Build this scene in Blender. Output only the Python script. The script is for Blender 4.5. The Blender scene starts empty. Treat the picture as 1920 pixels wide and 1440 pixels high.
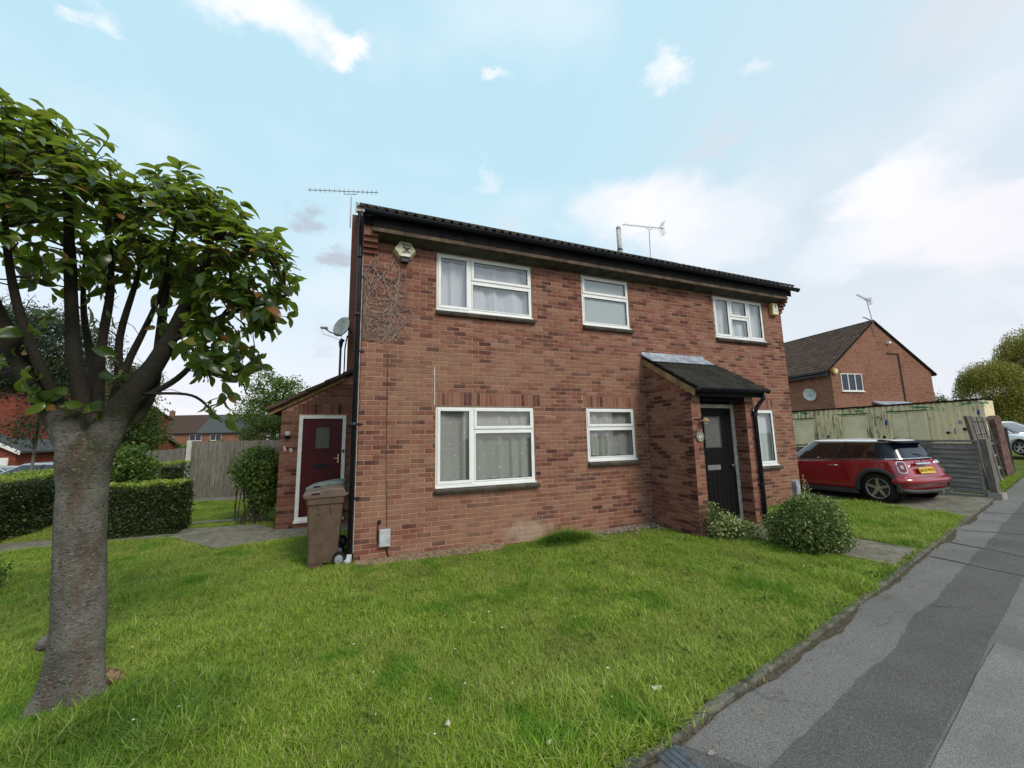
import bpy, math, random
import numpy as np
from mathutils import Vector, Matrix, noise as mnoise
random.seed(7); rng = np.random.default_rng(11)
scene = bpy.context.scene
COL = scene.collection
R_ = math.radians

# ------------------------------------------------------------------ camera, world, sun
cam_d = bpy.data.cameras.new('camera'); cam = bpy.data.objects.new('camera', cam_d); COL.objects.link(cam)
cR = Vector((0.92909442, -0.36932387, -0.01958148)); cU = Vector((-0.03185185, -0.13265263, 0.99065066)); cF = Vector((0.36846847, 0.9197843, 0.13501047))
CAM = Vector((-0.0158, -6.3102, 1.7581))
cam.matrix_world = Matrix(((cR.x, cU.x, -cF.x, CAM.x), (cR.y, cU.y, -cF.y, CAM.y), (cR.z, cU.z, -cF.z, CAM.z), (0, 0, 0, 1)))
cam_d.lens = 13.671; cam_d.sensor_width = 36; cam_d.clip_end = 2000; cam_d.clip_start = 0.05
scene.camera = cam
scene.render.resolution_x = 1024; scene.render.resolution_y = 768
scene.view_settings.view_transform = 'Standard'; scene.view_settings.look = 'None'
scene.view_settings.exposure = 0.28; scene.view_settings.gamma = 1; scene.view_settings.use_curve_mapping = False

SUN_EL, SUN_AZ = R_(42), R_(158)     # azimuth clockwise from +y
world = bpy.data.worlds.new("World"); scene.world = world; world.use_nodes = True
def build_world():
    nt = world.node_tree; nt.nodes.clear()
    N = nt.nodes.new; L = nt.links.new
    out = N('ShaderNodeOutputWorld'); bg = N('ShaderNodeBackground'); bg.inputs['Strength'].default_value = 0.1
    sky = N('ShaderNodeTexSky'); sky.sky_type = 'NISHITA'; sky.sun_disc = False
    sky.sun_elevation = SUN_EL; sky.sun_rotation = SUN_AZ; sky.air_density = 1.0; sky.dust_density = 2.0; sky.ozone_density = 1.0
    tc = N('ShaderNodeTexCoord'); vec = tc.outputs['Generated']
    def mix(f, a, b):
        m = N('ShaderNodeMix'); m.data_type = 'RGBA'
        for s, v in ((m.inputs[0], f), (m.inputs[6], a), (m.inputs[7], b)):
            if isinstance(v, (int, float)): s.default_value = v
            elif isinstance(v, tuple): s.default_value = (*v, 1)
            else: L(v, s)
        return m.outputs[2]
    def math_(op, a, b=None, c=None, clamp=False):
        m = N('ShaderNodeMath'); m.operation = op; m.use_clamp = clamp
        for i, v in enumerate((a, b, c)):
            if v is None: continue
            if isinstance(v, (int, float)): m.inputs[i].default_value = v
            else: L(v, m.inputs[i])
        return m.outputs[0]
    def mr(v, a, b, c=0., d=1.):
        m = N('ShaderNodeMapRange'); m.interpolation_type = 'SMOOTHSTEP'; L(v, m.inputs[0])
        for i, q in enumerate((a, b, c, d)): m.inputs[i + 1].default_value = q
        return m.outputs[0]
    sep = N('ShaderNodeSeparateXYZ'); L(vec, sep.inputs[0])
    # thin high veil over the clear sky: pale cyan up high, whiter and warmer low down
    t = mr(sep.outputs[2], 0.0, 0.62)
    veil = mix(t, (8.0, 8.2, 8.7), (5.0, 7.5, 8.6))
    veil = mix(mr(sep.outputs[2], -0.02, 0.16, 1, 0), veil, (8.9, 8.3, 8.2))
    veil = mix(mr(sep.outputs[0], 0.35, 1.0, 0, .75), veil, (6.9, 7.3, 7.8))
    base = mix(0.86, sky.outputs[0], veil)
    # noise-warped direction for ragged cloud edges
    mp = N('ShaderNodeMapping'); mp.inputs['Scale'].default_value = (1, 1, 1.9); L(vec, mp.inputs[0])
    n1 = N('ShaderNodeTexNoise'); n1.inputs['Scale'].default_value = 7; n1.inputs['Detail'].default_value = 7; n1.inputs['Roughness'].default_value = .55; L(mp.outputs[0], n1.inputs[0])
    n2 = N('ShaderNodeTexNoise'); n2.inputs['Scale'].default_value = 2.6; n2.inputs['Detail'].default_value = 6; L(mp.outputs[0], n2.inputs[0])
    n3 = N('ShaderNodeTexNoise'); n3.inputs['Scale'].default_value = 19; n3.inputs['Detail'].default_value = 5; n3.inputs['Roughness'].default_value = .6; L(mp.outputs[0], n3.inputs[0])
    # broad wispy cover
    wisp = mr(n2.outputs[0], 0.46, 0.76, 0, .45)
    col = mix(wisp, base, (8.2, 8.3, 8.8))
    lowc = math_('MULTIPLY', mr(n1.outputs[0], .42, .62), mr(sep.outputs[2], .08, .33, 1, 0))
    col = mix(math_('MULTIPLY', lowc, .55), col, (7.1, 7.3, 8.0))
    W = (8.9, 8.75, 8.95); G = (5.9, 6.4, 7.1); Dk = (4.3, 4.6, 5.3)
    clouds = [((-.048, .695, .718), .050, W, 1), ((-.147, .672, .726), .085, W, .8), ((-.199, .667, .718), .075, W, .7), ((-.388, .678, .624), .030, W, .6),
              ((.531, .496, .687), .042, W, .55), ((.56, .48, .675), .035, W, .6), ((.248, .642, .726), .035, W, .6), ((.651, .402, .644), .034, W, .35),
              ((.611, .617, .495), .13, (8.7, 8.4, 8.7), .7), ((.535, .665, .50), .12, (8.7, 8.4, 8.7), .65), ((.70, .57, .43), .15, (8.5, 8.3, 8.6), .55), ((.845, .343, .41), .085, (8.5, 8.4, 8.7), .85), ((.875, .318, .35), .12, (8.2, 8.1, 8.5), .85), ((.925, .25, .30), .14, (8.1, 7.9, 8.3), .8),
              ((.838, .426, .342), .09, (7.6, 8.0, 8.6), .55), ((.253, .769, .586), .045, (8.2, 8.2, 8.6), .4), ((.641, .494, .588), .04, G, .55), ((.661, .463, .591), .03, G, .5), ((.62, .53, .575), .03, G, .45),
              ((-.102, .876, .471), .045, Dk, .75), ((-.043, .915, .401), .04, Dk, .85), ((-.062, .972, .228), .05, G, .7), ((.34, .795, .502), .035, G, .35), ((.781, .204, .59), .10, (6.6, 6.6, 7.1), .55),
              ((-.291, .947, .139), .05, (6.4, 6.7, 7.6), .6), ((-.328, .94, .094), .05, (6.9, 7.0, 7.9), .5), ((.944, .275, .18), .04, (6.2, 6.6, 7.3), .6), ((.90, .38, .2), .05, (6.9, 7.2, 7.8), .5)]
    # one shared warp of the direction by the noises
    wv = N('ShaderNodeVectorMath'); wv.operation = 'SCALE'; wv.inputs[3].default_value = .16
    sb = N('ShaderNodeVectorMath'); sb.operation = 'SUBTRACT'; L(n1.outputs[1], sb.inputs[0]); sb.inputs[1].default_value = (.5, .5, .5); L(sb.outputs[0], wv.inputs[0])
    wv2 = N('ShaderNodeVectorMath'); wv2.operation = 'SCALE'; wv2.inputs[3].default_value = .06
    sb2 = N('ShaderNodeVectorMath'); sb2.operation = 'SUBTRACT'; L(n3.outputs[1], sb2.inputs[0]); sb2.inputs[1].default_value = (.5, .5, .5); L(sb2.outputs[0], wv2.inputs[0])
    ad = N('ShaderNodeVectorMath'); ad.operation = 'ADD'; L(vec, ad.inputs[0]); L(wv.outputs[0], ad.inputs[1])
    ad2 = N('ShaderNodeVectorMath'); ad2.operation = 'ADD'; L(ad.outputs[0], ad2.inputs[0]); L(wv2.outputs[0], ad2.inputs[1])
    for d, r, c, a in clouds:
        s = N('ShaderNodeVectorMath'); s.operation = 'SUBTRACT'; L(ad2.outputs[0], s.inputs[0]); s.inputs[1].default_value = d
        s2 = N('ShaderNodeVectorMath'); s2.operation = 'MULTIPLY'; L(s.outputs[0], s2.inputs[0]); s2.inputs[1].default_value = (1, 1, 1.5)
        ln = N('ShaderNodeVectorMath'); ln.operation = 'LENGTH'; L(s2.outputs[0], ln.inputs[0])
        col = mix(mr(ln.outputs['Value'], r * .35, r * 1.15, a, 0), col, c)
    L(col, bg.inputs[0]); L(bg.outputs[0], out.inputs[0])
build_world()
sun_d = bpy.data.lights.new('sun', 'SUN'); sun_d.energy = 2.0; sun_d.angle = R_(20); sun_d.color = (1, .92, .81)
sun = bpy.data.objects.new('sun', sun_d); COL.objects.link(sun)
sdir = Vector((math.sin(SUN_AZ) * math.cos(SUN_EL), math.cos(SUN_AZ) * math.cos(SUN_EL), math.sin(SUN_EL)))
sun.rotation_euler = sdir.to_track_quat('Z', 'Y').to_euler()

# ------------------------------------------------------------------ materials
class NT:
    def __init__(s, name):
        s.m = bpy.data.materials.new(name); s.m.use_nodes = True; s.nt = s.m.node_tree; s.nt.nodes.clear()
        s.out = s.N('ShaderNodeOutputMaterial')
    def N(s, t): return s.nt.nodes.new(t)
    def L(s, a, b): s.nt.links.new(a, b)
    def put(s, sock, v):
        if v is None: return
        if isinstance(v, (int, float)): sock.default_value = v
        elif isinstance(v, tuple): sock.default_value = (*v, 1) if len(v) == 3 and sock.type == 'RGBA' else v
        else: s.L(v, sock)
    def noise(s, scale, detail=4, rough=.5, vec=None, dist=0, out=0):
        n = s.N('ShaderNodeTexNoise'); n.inputs['Scale'].default_value = scale; n.inputs['Detail'].default_value = detail; n.inputs['Roughness'].default_value = rough; n.inputs['Distortion'].default_value = dist
        s.L(vec if vec is not None else s.pos(), n.inputs[0]); return n.outputs[out]
    def pos(s):
        if not hasattr(s, '_p'): s._p = s.N('ShaderNodeNewGeometry')
        return s._p.outputs['Position']
    def obj(s):
        return s.N('ShaderNodeTexCoord').outputs['Object']
    def island(s):
        s.pos(); return s._p.outputs['Random Per Island']
    def rnd(s):
        o = s.N('ShaderNodeObjectInfo'); a = s.math('ADD', o.outputs['Random'], s.island()); return s.math('FRACT', a)
    def math(s, op, a, b=None, c=None, clamp=False):
        m = s.N('ShaderNodeMath'); m.operation = op; m.use_clamp = clamp
        for i, v in enumerate((a, b, c)): s.put(m.inputs[i], v)
        return m.outputs[0]
    def mr(s, v, a, b, c=0., d=1., smooth=True):
        m = s.N('ShaderNodeMapRange'); m.interpolation_type = 'SMOOTHSTEP' if smooth else 'LINEAR'; s.L(v, m.inputs[0])
        for i, q in enumerate((a, b, c, d)): m.inputs[i + 1].default_value = q
        return m.outputs[0]
    def mix(s, f, a, b, mode='MIX'):
        m = s.N('ShaderNodeMix'); m.data_type = 'RGBA'; m.blend_type = mode
        s.put(m.inputs[0], f); s.put(m.inputs[6], a); s.put(m.inputs[7], b); return m.outputs[2]
    def ramp(s, f, stops, interp='LINEAR'):
        r = s.N('ShaderNodeValToRGB'); r.color_ramp.interpolation = interp; e = r.color_ramp.elements
        while len(e) < len(stops): e.new(.5)
        for q, (p, c) in zip(e, stops): q.position = p; q.color = (*c, 1)
        s.L(f, r.inputs[0]); return r.outputs[0]
    def scale(s, vec, sc):
        m = s.N('ShaderNodeMapping'); m.inputs['Scale'].default_value = sc; s.L(vec, m.inputs[0]); return m.outputs[0]
    def xyz(s, vec=None):
        q = s.N('ShaderNodeSeparateXYZ'); s.L(vec if vec is not None else s.pos(), q.inputs[0]); return q.outputs
    def bump(s, h, strength=.5, dist=.01):
        b = s.N('ShaderNodeBump'); b.inputs['Strength'].default_value = strength; b.inputs['Distance'].default_value = dist; s.L(h, b.inputs['Height']); return b.outputs[0]
    def bsdf(s, col, rough=.8, spec=.3, metal=0, nrm=None, **kw):
        b = s.N('ShaderNodeBsdfPrincipled'); s.put(b.inputs['Base Color'], col); s.put(b.inputs['Roughness'], rough); s.put(b.inputs['Specular IOR Level'], spec); s.put(b.inputs['Metallic'], metal)
        if nrm is not None: s.L(nrm, b.inputs['Normal'])
        for k, v in kw.items(): s.put(b.inputs[k.replace('_', ' ')], v)
        return b.outputs[0]
    def end(s, sh): s.L(sh, s.out.inputs[0]); return s.m
M = {}
def simple(name, col, rough=.7, spec=.3, metal=0, var=.25, nscale=6, bump=0, bscale=60, **kw):
    n = NT(name); f = n.noise(nscale, 5, .6)
    dark = tuple(c * (1 - var) for c in col); lite = tuple(min(1, c * (1 + var)) for c in col)
    c = n.mix(n.mr(f, .3, .7), dark, lite)
    nr = n.bump(n.noise(bscale, 4, .6), bump, .004) if bump else None
    M[name] = n.end(n.bsdf(c, rough, spec, metal, nr, **kw)); return M[name]

def brick_mat(name, gain=1.0, warm=0.0, lowweather=True):
    n = NT(name); r = n.rnd()
    g = gain
    col = n.ramp(r, [(0, (.060 * g, .025 * g, .027 * g)), (.12, (.090 * g, .033 * g, .032 * g)), (.16, (.165 * g, .055 * g, .043 * g)), (.34, (.21 * g, .075 * g, .055 * g)), (.54, (.25 * g, .104 * g, .074 * g)), (.74, (.295 * g, .142 * g, .104 * g)), (.9, (.24 * g, .122 * g, .080 * g)), (1, (.335 * g, .178 * g, .132 * g))])
    fine = n.noise(42, 6, .65); col = n.mix(n.mr(fine, .3, .75, 0, .5), col, (.12 * g, .06 * g, .045 * g))
    blot = n.noise(3.1, 5, .6); col = n.mix(n.mr(blot, .45, .7, 0, .35), col, (.30 * g, .16 * g, .12 * g))
    if lowweather:
        x, y, z = n.xyz()
        # buff weathering bands that wash out the face colour, strongest on the left half
        wn = n.noise(.9, 5, .6); w = n.math('MULTIPLY', n.mr(wn, .42, .64), n.mr(x, 0, 6.5, .60, .2))
        w = n.math('MULTIPLY', w, n.mr(z, 3.2, 4.2, 1, .2))
        col = n.mix(w, col, (.29 * g, .168 * g, .108 * g))
        # lime bloom near the tuft
        dx = n.math('MULTIPLY', n.math('SUBTRACT', x, 2.75), 1.1); dz = n.math('MULTIPLY', n.math('SUBTRACT', z, .16), 2.6)
        d = n.math('SQRT', n.math('ADD', n.math('MULTIPLY', dx, dx), n.math('MULTIPLY', dz, dz)))
        d = n.math('ADD', d, n.math('MULTIPLY', n.math('SUBTRACT', n.noise(6, 5), .5), .8))
        col = n.mix(n.mr(d, .1, .75, .6, 0), col, (.42, .35, .27))
        # greyer, lichen-streaked patches around the upper left
        gn = n.noise(2.3, 6, .7, vec=n.scale(n.pos(), (1, 1, 2.2)))
        col = n.mix(n.mr(gn, .55, .75, 0, .55), col, (.19 * g, .155 * g, .12 * g))
    nr = n.bump(n.noise(130, 4, .7), .35, .004)
    M[name] = n.end(n.bsdf(col, .9, .15, 0, nr))
brick_mat('brick'); brick_mat('brick_porch', .92, lowweather=False); brick_mat('brick_red', .80, lowweather=False)
def mortar(name, c):
    n = NT(name); col = n.mix(n.mr(n.noise(5, 6, .7), .35, .7), c, tuple(q * .72 for q in c))
    M[name] = n.end(n.bsdf(col, .95, .1, 0, n.bump(n.noise(160, 3), .5, .004)))
mortar('mortar', (.48, .30, .205)); mortar('mortar_red', (.40, .22, .15))
def flatbrick(name, c1, c2, mor, sc=1.0):
    n = NT(name)
    def br(rot):
        b = n.N('ShaderNodeTexBrick'); b.inputs['Scale'].default_value = 1; b.inputs['Brick Width'].default_value = .225 * sc; b.inputs['Row Height'].default_value = .075 * sc; b.inputs['Mortar Size'].default_value = .008 * sc
        b.inputs['Color1'].default_value = (*c1, 1); b.inputs['Color2'].default_value = (*c2, 1); b.inputs['Mortar'].default_value = (*mor, 1)
        x, y, z = n.xyz(); cb = n.N('ShaderNodeCombineXYZ'); n.L(n.math('ADD', x, y), cb.inputs[0]); n.L(z, cb.inputs[1]); n.L(cb.outputs[0], b.inputs[0]); return b
    b = br(0); dk = n.mix(n.mr(n.noise(3.5, 2, .4, vec=n.scale(n.pos(), (1, 1, 4))), .55, .62, 0, .55), b.outputs[0], tuple(q * .35 for q in c1))
    dk = n.mix(n.mr(n.noise(.5, 4), .4, .7, 0, .3), dk, tuple(q * 1.3 for q in c2))
    M[name] = n.end(n.bsdf(dk, .9, .15, 0, n.bump(b.outputs['Fac'], -.4, .006)))
flatbrick('far_brick', (.20, .085, .055), (.26, .12, .08), (.24, .15, .11)); flatbrick('far_brick_red', (.16, .035, .022), (.20, .05, .03), (.19, .08, .055))

def tile_mat(name, c, moss=(.07, .08, .03)):
    n = NT(name); r = n.rnd(); col = n.mix(r, tuple(q * .75 for q in c), tuple(q * 1.25 for q in c))
    col = n.mix(n.mr(n.noise(9, 6, .65), .5, .7, 0, .65), col, moss); col = n.mix(n.mr(n.noise(50, 3, .6), .62, .72, 0, .6), col, tuple(q * 3 for q in c))
    M[name] = n.end(n.bsdf(col, .92, .15, 0, n.bump(n.noise(110, 4, .7), .6, .005)))
tile_mat('roof_tile', (.048, .043, .036), (.055, .055, .028)); tile_mat('roof_tile_brown', (.085, .055, .045), (.05, .05, .028)); tile_mat('roof_slate', (.06, .065, .07)); tile_mat('sill_tile', (.10, .085, .07), (.08, .07, .05)); tile_mat('far_tile_red', (.13, .08, .06))
simple('upvc', (.80, .80, .79), .35, .4, var=.04, nscale=3)
simple('white_paint', (.72, .71, .68), .55, .3, var=.1, nscale=9)
simple('old_white', (.45, .44, .40), .7, .2, var=.25, nscale=9)
simple('black_plastic', (.008, .009, .018), .38, .4, var=.4, nscale=4)
simple('black_paint', (.006, .006, .006), .6, .12, var=.5, nscale=20, bump=.1)
simple('rubber', (.012, .012, .012), .8, .2)
simple('steel', (.42, .43, .45), .4, .5, .9, var=.2)
simple('thin_metal', (.25, .25, .26), .5, .5, .6, var=.2)
simple('chrome', (.75, .75, .76), .12, .5, 1, var=.05)
simple('lead', (.30, .33, .38), .6, .4, .2, var=.35, nscale=5)
simple('concrete', (.26, .245, .22), .9, .2, var=.35, nscale=2.5, bump=.5, bscale=90)
simple('room_dark', (.16, .15, .14), .9, .1)
simple('interior', (.035, .035, .037), .8, .2)
simple('lens_red', (.16, .02, .03), .15, .6)
simple('lens_clear', (.35, .36, .38), .1, .6)
simple('stone', (.24, .22, .19), .9, .2, var=.4, nscale=20)
simple('dry_leaf', (.22, .10, .035), .8, .2, var=.5, nscale=30)
simple('pale_leaf', (.55, .50, .40), .8, .2, var=.2, nscale=30)
simple('grit', (.085, .07, .052), .98, .05, var=.6, nscale=60, bump=1.0, bscale=120)
simple('iron_cover', (.10, .11, .13), .6, .4, .3, var=.3, nscale=20, bump=.3)
simple('dirty_cream', (.50, .47, .33), .6, .3, var=.35, nscale=14)
simple('sticker', (.75, .75, .73), .5, .3, var=.05)
simple('print_black', (.015, .015, .015), .6, .2)
simple('yellow_box', (.48, .34, .10), .55, .3, var=.2, nscale=12)
simple('plate_yellow', (.75, .46, .03), .4, .4, var=.08)
simple('bin_brown', (.10, .066, .046), .6, .3, var=.2, nscale=10, bump=.08)
simple('bin_lid', (.12, .082, .064), .5, .35, var=.2, nscale=6)
simple('bin_green', (.02, .03, .025), .6, .3); simple('bin_lid_grey', (.12, .14, .132), .45, .4, var=.35, nscale=8)
simple('meter_grey', (.42, .44, .45), .5, .4, var=.2, nscale=10)
simple('twig', (.055, .042, .034), .9, .1, var=.4, nscale=30)
simple('vine', (.27, .20, .175), .9, .1, var=.35, nscale=20)
simple('soil', (.20, .145, .095), .98, .05, var=.45, nscale=18, bump=.8, bscale=60)
simple('spotted_render', (.23, .10, .075), .85, .2, var=.12, nscale=2)
simple('blue_print', (.02, .06, .42), .5, .3, var=.2, nscale=20)
simple('fascia_wood', (.085, .056, .035), .75, .25, var=.55, nscale=6)
simple('fascia_dark', (.010, .010, .010), .8, .08, var=.4)
simple('soffit_board', (.062, .06, .048), .85, .15, var=.4, nscale=4)
simple('verge_wood', (.26, .17, .085), .75, .25, var=.4, nscale=5)
simple('wood_rust', (.13, .075, .06), .85, .2, var=.5, nscale=10)
simple('dark_car_paint', (.05, .06, .08), .25, .5); simple('grey_plastic', (.04, .04, .043), .55, .35)
n = NT('asphalt_old')
def asphalt(name, c, speck, dark):
    n = NT(name); v = n.N('ShaderNodeTexVoronoi'); v.inputs['Scale'].default_value = 210; n.L(n.pos(), v.inputs[0])
    r = n.N('ShaderNodeSeparateColor'); n.L(v.outputs['Color'], r.inputs[0])
    col = n.mix(n.mr(r.outputs[0], .0, 1, 0, 1, False), tuple(q * .6 for q in c), tuple(q * 1.4 for q in c))
    col = n.mix(n.mr(n.noise(1.1, 6, .65), .38, .7, 0, .55), col, tuple(q * .6 for q in c))
    col = n.mix(n.mr(n.noise(26, 4, .7), .64, .74, 0, dark), col, (.012, .012, .012))
    col = n.mix(n.mr(r.outputs[1], .93, .99, 0, speck), col, (.38, .37, .35))
    col = n.mix(n.mr(n.noise(.35, 3), .5, .7, 0, .22), col, (.17, .165, .15))
    h = n.math('ADD', v.outputs['Distance'], n.noise(40, 4, .7))
    M[name] = n.end(n.bsdf(col, .93, .2, 0, n.bump(h, .75, .008)))
asphalt('asphalt_old', (.205, .194, .182), .6, .85); asphalt('asphalt_dark', (.132, .124, .116), .5, .4); asphalt('asphalt_light', (.25, .237, .223), .5, .3); asphalt('road_tar', (.07, .07, .07), .3, .3)
n = NT('concrete_slab'); c = n.mix(n.mr(n.noise(7, 7, .7), .35, .7), (.22, .19, .15), (.10, .09, .07)); c = n.mix(n.mr(n.noise(60, 3), .6, .72, 0, .6), c, (.42, .40, .36)); c = n.mix(n.mr(n.noise(2, 4), .5, .65, 0, .5), c, (.08, .09, .05))
M['concrete_slab'] = n.end(n.bsdf(c, .92, .2, 0, n.bump(n.noise(70, 5, .7), .6, .006)))
n = NT('kerb_stone'); c = n.mix(n.mr(n.noise(9, 7, .7), .35, .65), (.15, .14, .12), (.055, .055, .04)); c = n.mix(n.mr(n.noise(30, 4), .62, .7, 0, .5), c, (.30, .29, .25))
M['kerb_stone'] = n.end(n.bsdf(c, .92, .2, 0, n.bump(n.noise(50, 5, .7), .8, .01)))
# grass ground and blades
n = NT('turf'); c = n.mix(n.mr(n.noise(1.3, 5, .6), .4, .65), (.07, .10, .018), (.13, .13, .035)); c = n.mix(n.mr(n.noise(22, 4, .7), .5, .7, 0, .7), c, (.045, .05, .012))
M['turf'] = n.end(n.bsdf(c, .95, .1, 0, n.bump(n.noise(35, 5, .7), .8, .02)))
def blade_mat():
    n = NT('grass_blade'); oi = n.N('ShaderNodeObjectInfo'); r = n.math('FRACT', n.math('ADD', n.island(), n.math('MULTIPLY', oi.outputs['Random'], 7.3)))
    col = n.ramp(r, [(0, (.11, .19, .015)), (.3, (.21, .33, .026)), (.66, (.30, .43, .038)), (.85, (.40, .47, .08)), (.94, (.52, .48, .18)), (1, (.66, .57, .30))])
    p = n.pos(); low = n.noise(.75, 4, .6, vec=p); col = n.mix(n.mr(low, .44, .60, 0, .35), col, (.38, .40, .10))
    col = n.mix(n.mr(n.noise(1.3, 4, .65, vec=p), .53, .64, 0, .8), col, (.11, .26, .016))
    x, y, z = n.xyz()
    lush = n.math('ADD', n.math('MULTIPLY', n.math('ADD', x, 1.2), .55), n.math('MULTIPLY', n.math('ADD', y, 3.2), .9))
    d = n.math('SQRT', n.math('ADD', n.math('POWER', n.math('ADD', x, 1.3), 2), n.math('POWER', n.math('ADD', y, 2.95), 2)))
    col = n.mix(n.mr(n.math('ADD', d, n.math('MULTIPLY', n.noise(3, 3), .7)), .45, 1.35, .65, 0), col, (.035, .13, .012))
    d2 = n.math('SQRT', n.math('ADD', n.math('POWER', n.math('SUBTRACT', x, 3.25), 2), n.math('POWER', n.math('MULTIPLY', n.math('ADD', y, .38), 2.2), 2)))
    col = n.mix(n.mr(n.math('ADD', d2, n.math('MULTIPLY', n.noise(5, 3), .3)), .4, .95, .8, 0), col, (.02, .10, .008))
    a = n.bsdf(col, .6, .25); t = n.N('ShaderNodeBsdfTranslucent'); n.put(t.inputs[0], n.mix(.35, col, (.3, .4, .02)))
    ms = n.N('ShaderNodeMixShader'); ms.inputs[0].default_value = .3; n.L(a, ms.inputs[1]); n.L(t.outputs[0], ms.inputs[2])
    M['grass_blade'] = n.end(ms.outputs[0])
blade_mat()
def leaf_mat(name, stops, rough=.5, spec=.35, trans=.3, tcol=(.25, .4, .03)):
    n = NT(name); r = n.rnd(); col = n.ramp(r, stops)
    col = n.mix(n.mr(n.noise(1.7, 4, .6), .4, .7, 0, .4), col, stops[0][1])
    a = n.bsdf(col, rough, spec); t = n.N('ShaderNodeBsdfTranslucent'); n.put(t.inputs[0], n.mix(.5, col, tcol))
    ms = n.N('ShaderNodeMixShader'); ms.inputs[0].default_value = trans; n.L(a, ms.inputs[1]); n.L(t.outputs[0], ms.inputs[2])
    M[name] = n.end(ms.outputs[0])
leaf_mat('magnolia_leaf', [(0, (.012, .030, .006)), (.4, (.028, .062, .010)), (.75, (.06, .10, .016)), (.93, (.13, .17, .03)), (.965, (.20, .18, .05)), (.975, (.24, .10, .035)), (1, (.22, .07, .03))], .30, .6, .40, (.50, .66, .06))
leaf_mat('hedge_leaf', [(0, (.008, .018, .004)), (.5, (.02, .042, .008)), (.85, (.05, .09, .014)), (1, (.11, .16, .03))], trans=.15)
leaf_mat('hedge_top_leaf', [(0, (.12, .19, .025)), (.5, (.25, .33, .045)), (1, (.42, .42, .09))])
leaf_mat('dark_conifer_leaf', [(0, (.008, .016, .007)), (.7, (.02, .035, .012)), (1, (.04, .06, .02))], trans=.1)
leaf_mat('tree_leaf', [(0, (.02, .04, .01)), (.6, (.05, .085, .018)), (1, (.12, .14, .035))])
leaf_mat('birch_leaf', [(0, (.12, .12, .022)), (.5, (.28, .25, .045)), (.85, (.44, .36, .07)), (1, (.62, .46, .09))])
leaf_mat('plum_leaf', [(0, (.035, .015, .014)), (.6, (.075, .035, .025)), (1, (.09, .08, .03))])
leaf_mat('variegated_leaf', [(0, (.08, .13, .025)), (.35, (.19, .26, .055)), (.6, (.50, .53, .20)), (1, (.85, .83, .52))])
leaf_mat('bush_leaf', [(0, (.035, .06, .014)), (.5, (.085, .135, .03)), (.78, (.19, .25, .065)), (1, (.62, .62, .34))])
leaf_mat('laurel_leaf', [(0, (.03, .07, .012)), (.5, (.075, .14, .02)), (.85, (.16, .23, .04)), (1, (.30, .33, .08))])
# bark
n = NT('bark'); x, y, z = n.xyz(); p = n.pos()
c = n.mix(n.mr(n.noise(5, 6, .65), .35, .65), (.20, .188, .165), (.105, .096, .082))
c = n.mix(n.mr(n.noise(4, 4, .6, vec=n.scale(p, (1.6, 1.6, .5))), .50, .66, 0, .65), c, (.115, .072, .048))
c = n.mix(n.math('MULTIPLY', n.mr(n.noise(6, 5, .6), .45, .62, 0, .8), n.mr(z, 1.0, 1.9, 0, 1)), c, (.055, .065, .02))
c = n.mix(n.mr(n.noise(46, 5, .7, vec=n.scale(p, (1, 1, 2.4))), .55, .62, 0, .75), c, (.30, .29, .26))
c = n.mix(n.mr(n.noise(34, 5, .75, vec=n.scale(p, (1, 1, 2.2))), .38, .47, .85, 0), c, (.04, .037, .032))
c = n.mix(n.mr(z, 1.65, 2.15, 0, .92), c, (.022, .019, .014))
M['bark'] = n.end(n.bsdf(c, .92, .15, 0, n.bump(n.noise(42, 7, .75, vec=n.scale(p, (1, 1, 1.6))), .9, .02)))
n = NT('cut_wood'); c = n.mix(n.mr(n.noise(30, 4), .4, .6), (.28, .19, .11), (.12, .075, .04)); M['cut_wood'] = n.end(n.bsdf(c, .9, .1))
# weathered timber
def wood(name, c, vert=True):
    n = NT(name); r = n.rnd(); p = n.pos(); sc = (14, 14, 1.2) if vert else (1.2, 1.2, 14)
    g = n.noise(3, 6, .7, vec=n.scale(p, sc)); col = n.mix(n.mr(g, .3, .7), tuple(q * .55 for q in c), tuple(q * 1.3 for q in c))
    col = n.mix(r, col, n.mix(.35, col, tuple(q * .45 for q in c))); col = n.mix(n.mr(n.noise(1.2, 4), .5, .7, 0, .45), col, tuple(q * .5 for q in c))
    M[name] = n.end(n.bsdf(col, .92, .12, 0, n.bump(g, .5, .006)))
wood('grey_board', (.195, .175, .15)); wood('grey_slat', (.27, .26, .235), False); wood('grey_panel', (.24, .225, .195))
# container paint
n = NT('peeling_paint'); x, y, z = n.xyz(); p = n.pos()
c = n.mix(n.mr(n.noise(.8, 4), .4, .7), (.78, .65, .42), (.66, .56, .37))
st = n.noise(6.5, 7, .75, vec=n.scale(p, (1, 2.2, .26))); c = n.mix(n.mr(n.math('ADD', st, n.mr(y, 1.6, 4, 0, .045)), .575, .61, 0, .85), c, (.14, .10, .06))
gt = n.noise(1.3, 5, .7, vec=n.scale(p, (1, 1, 3))); c = n.mix(n.math('MULTIPLY', n.mr(gt, .55, .59), n.mr(z, 2.42, 2.58)), c, (.05, .20, .09))
M['peeling_paint'] = n.end(n.bsdf(c, .75, .25, 0, n.bump(st, .4, .01)))
simple('boarding', (.72, .60, .42), .8, .2, var=.12, nscale=2)
simple('green_trim', (.03, .13, .06), .7, .2, var=.5, nscale=6)
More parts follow.
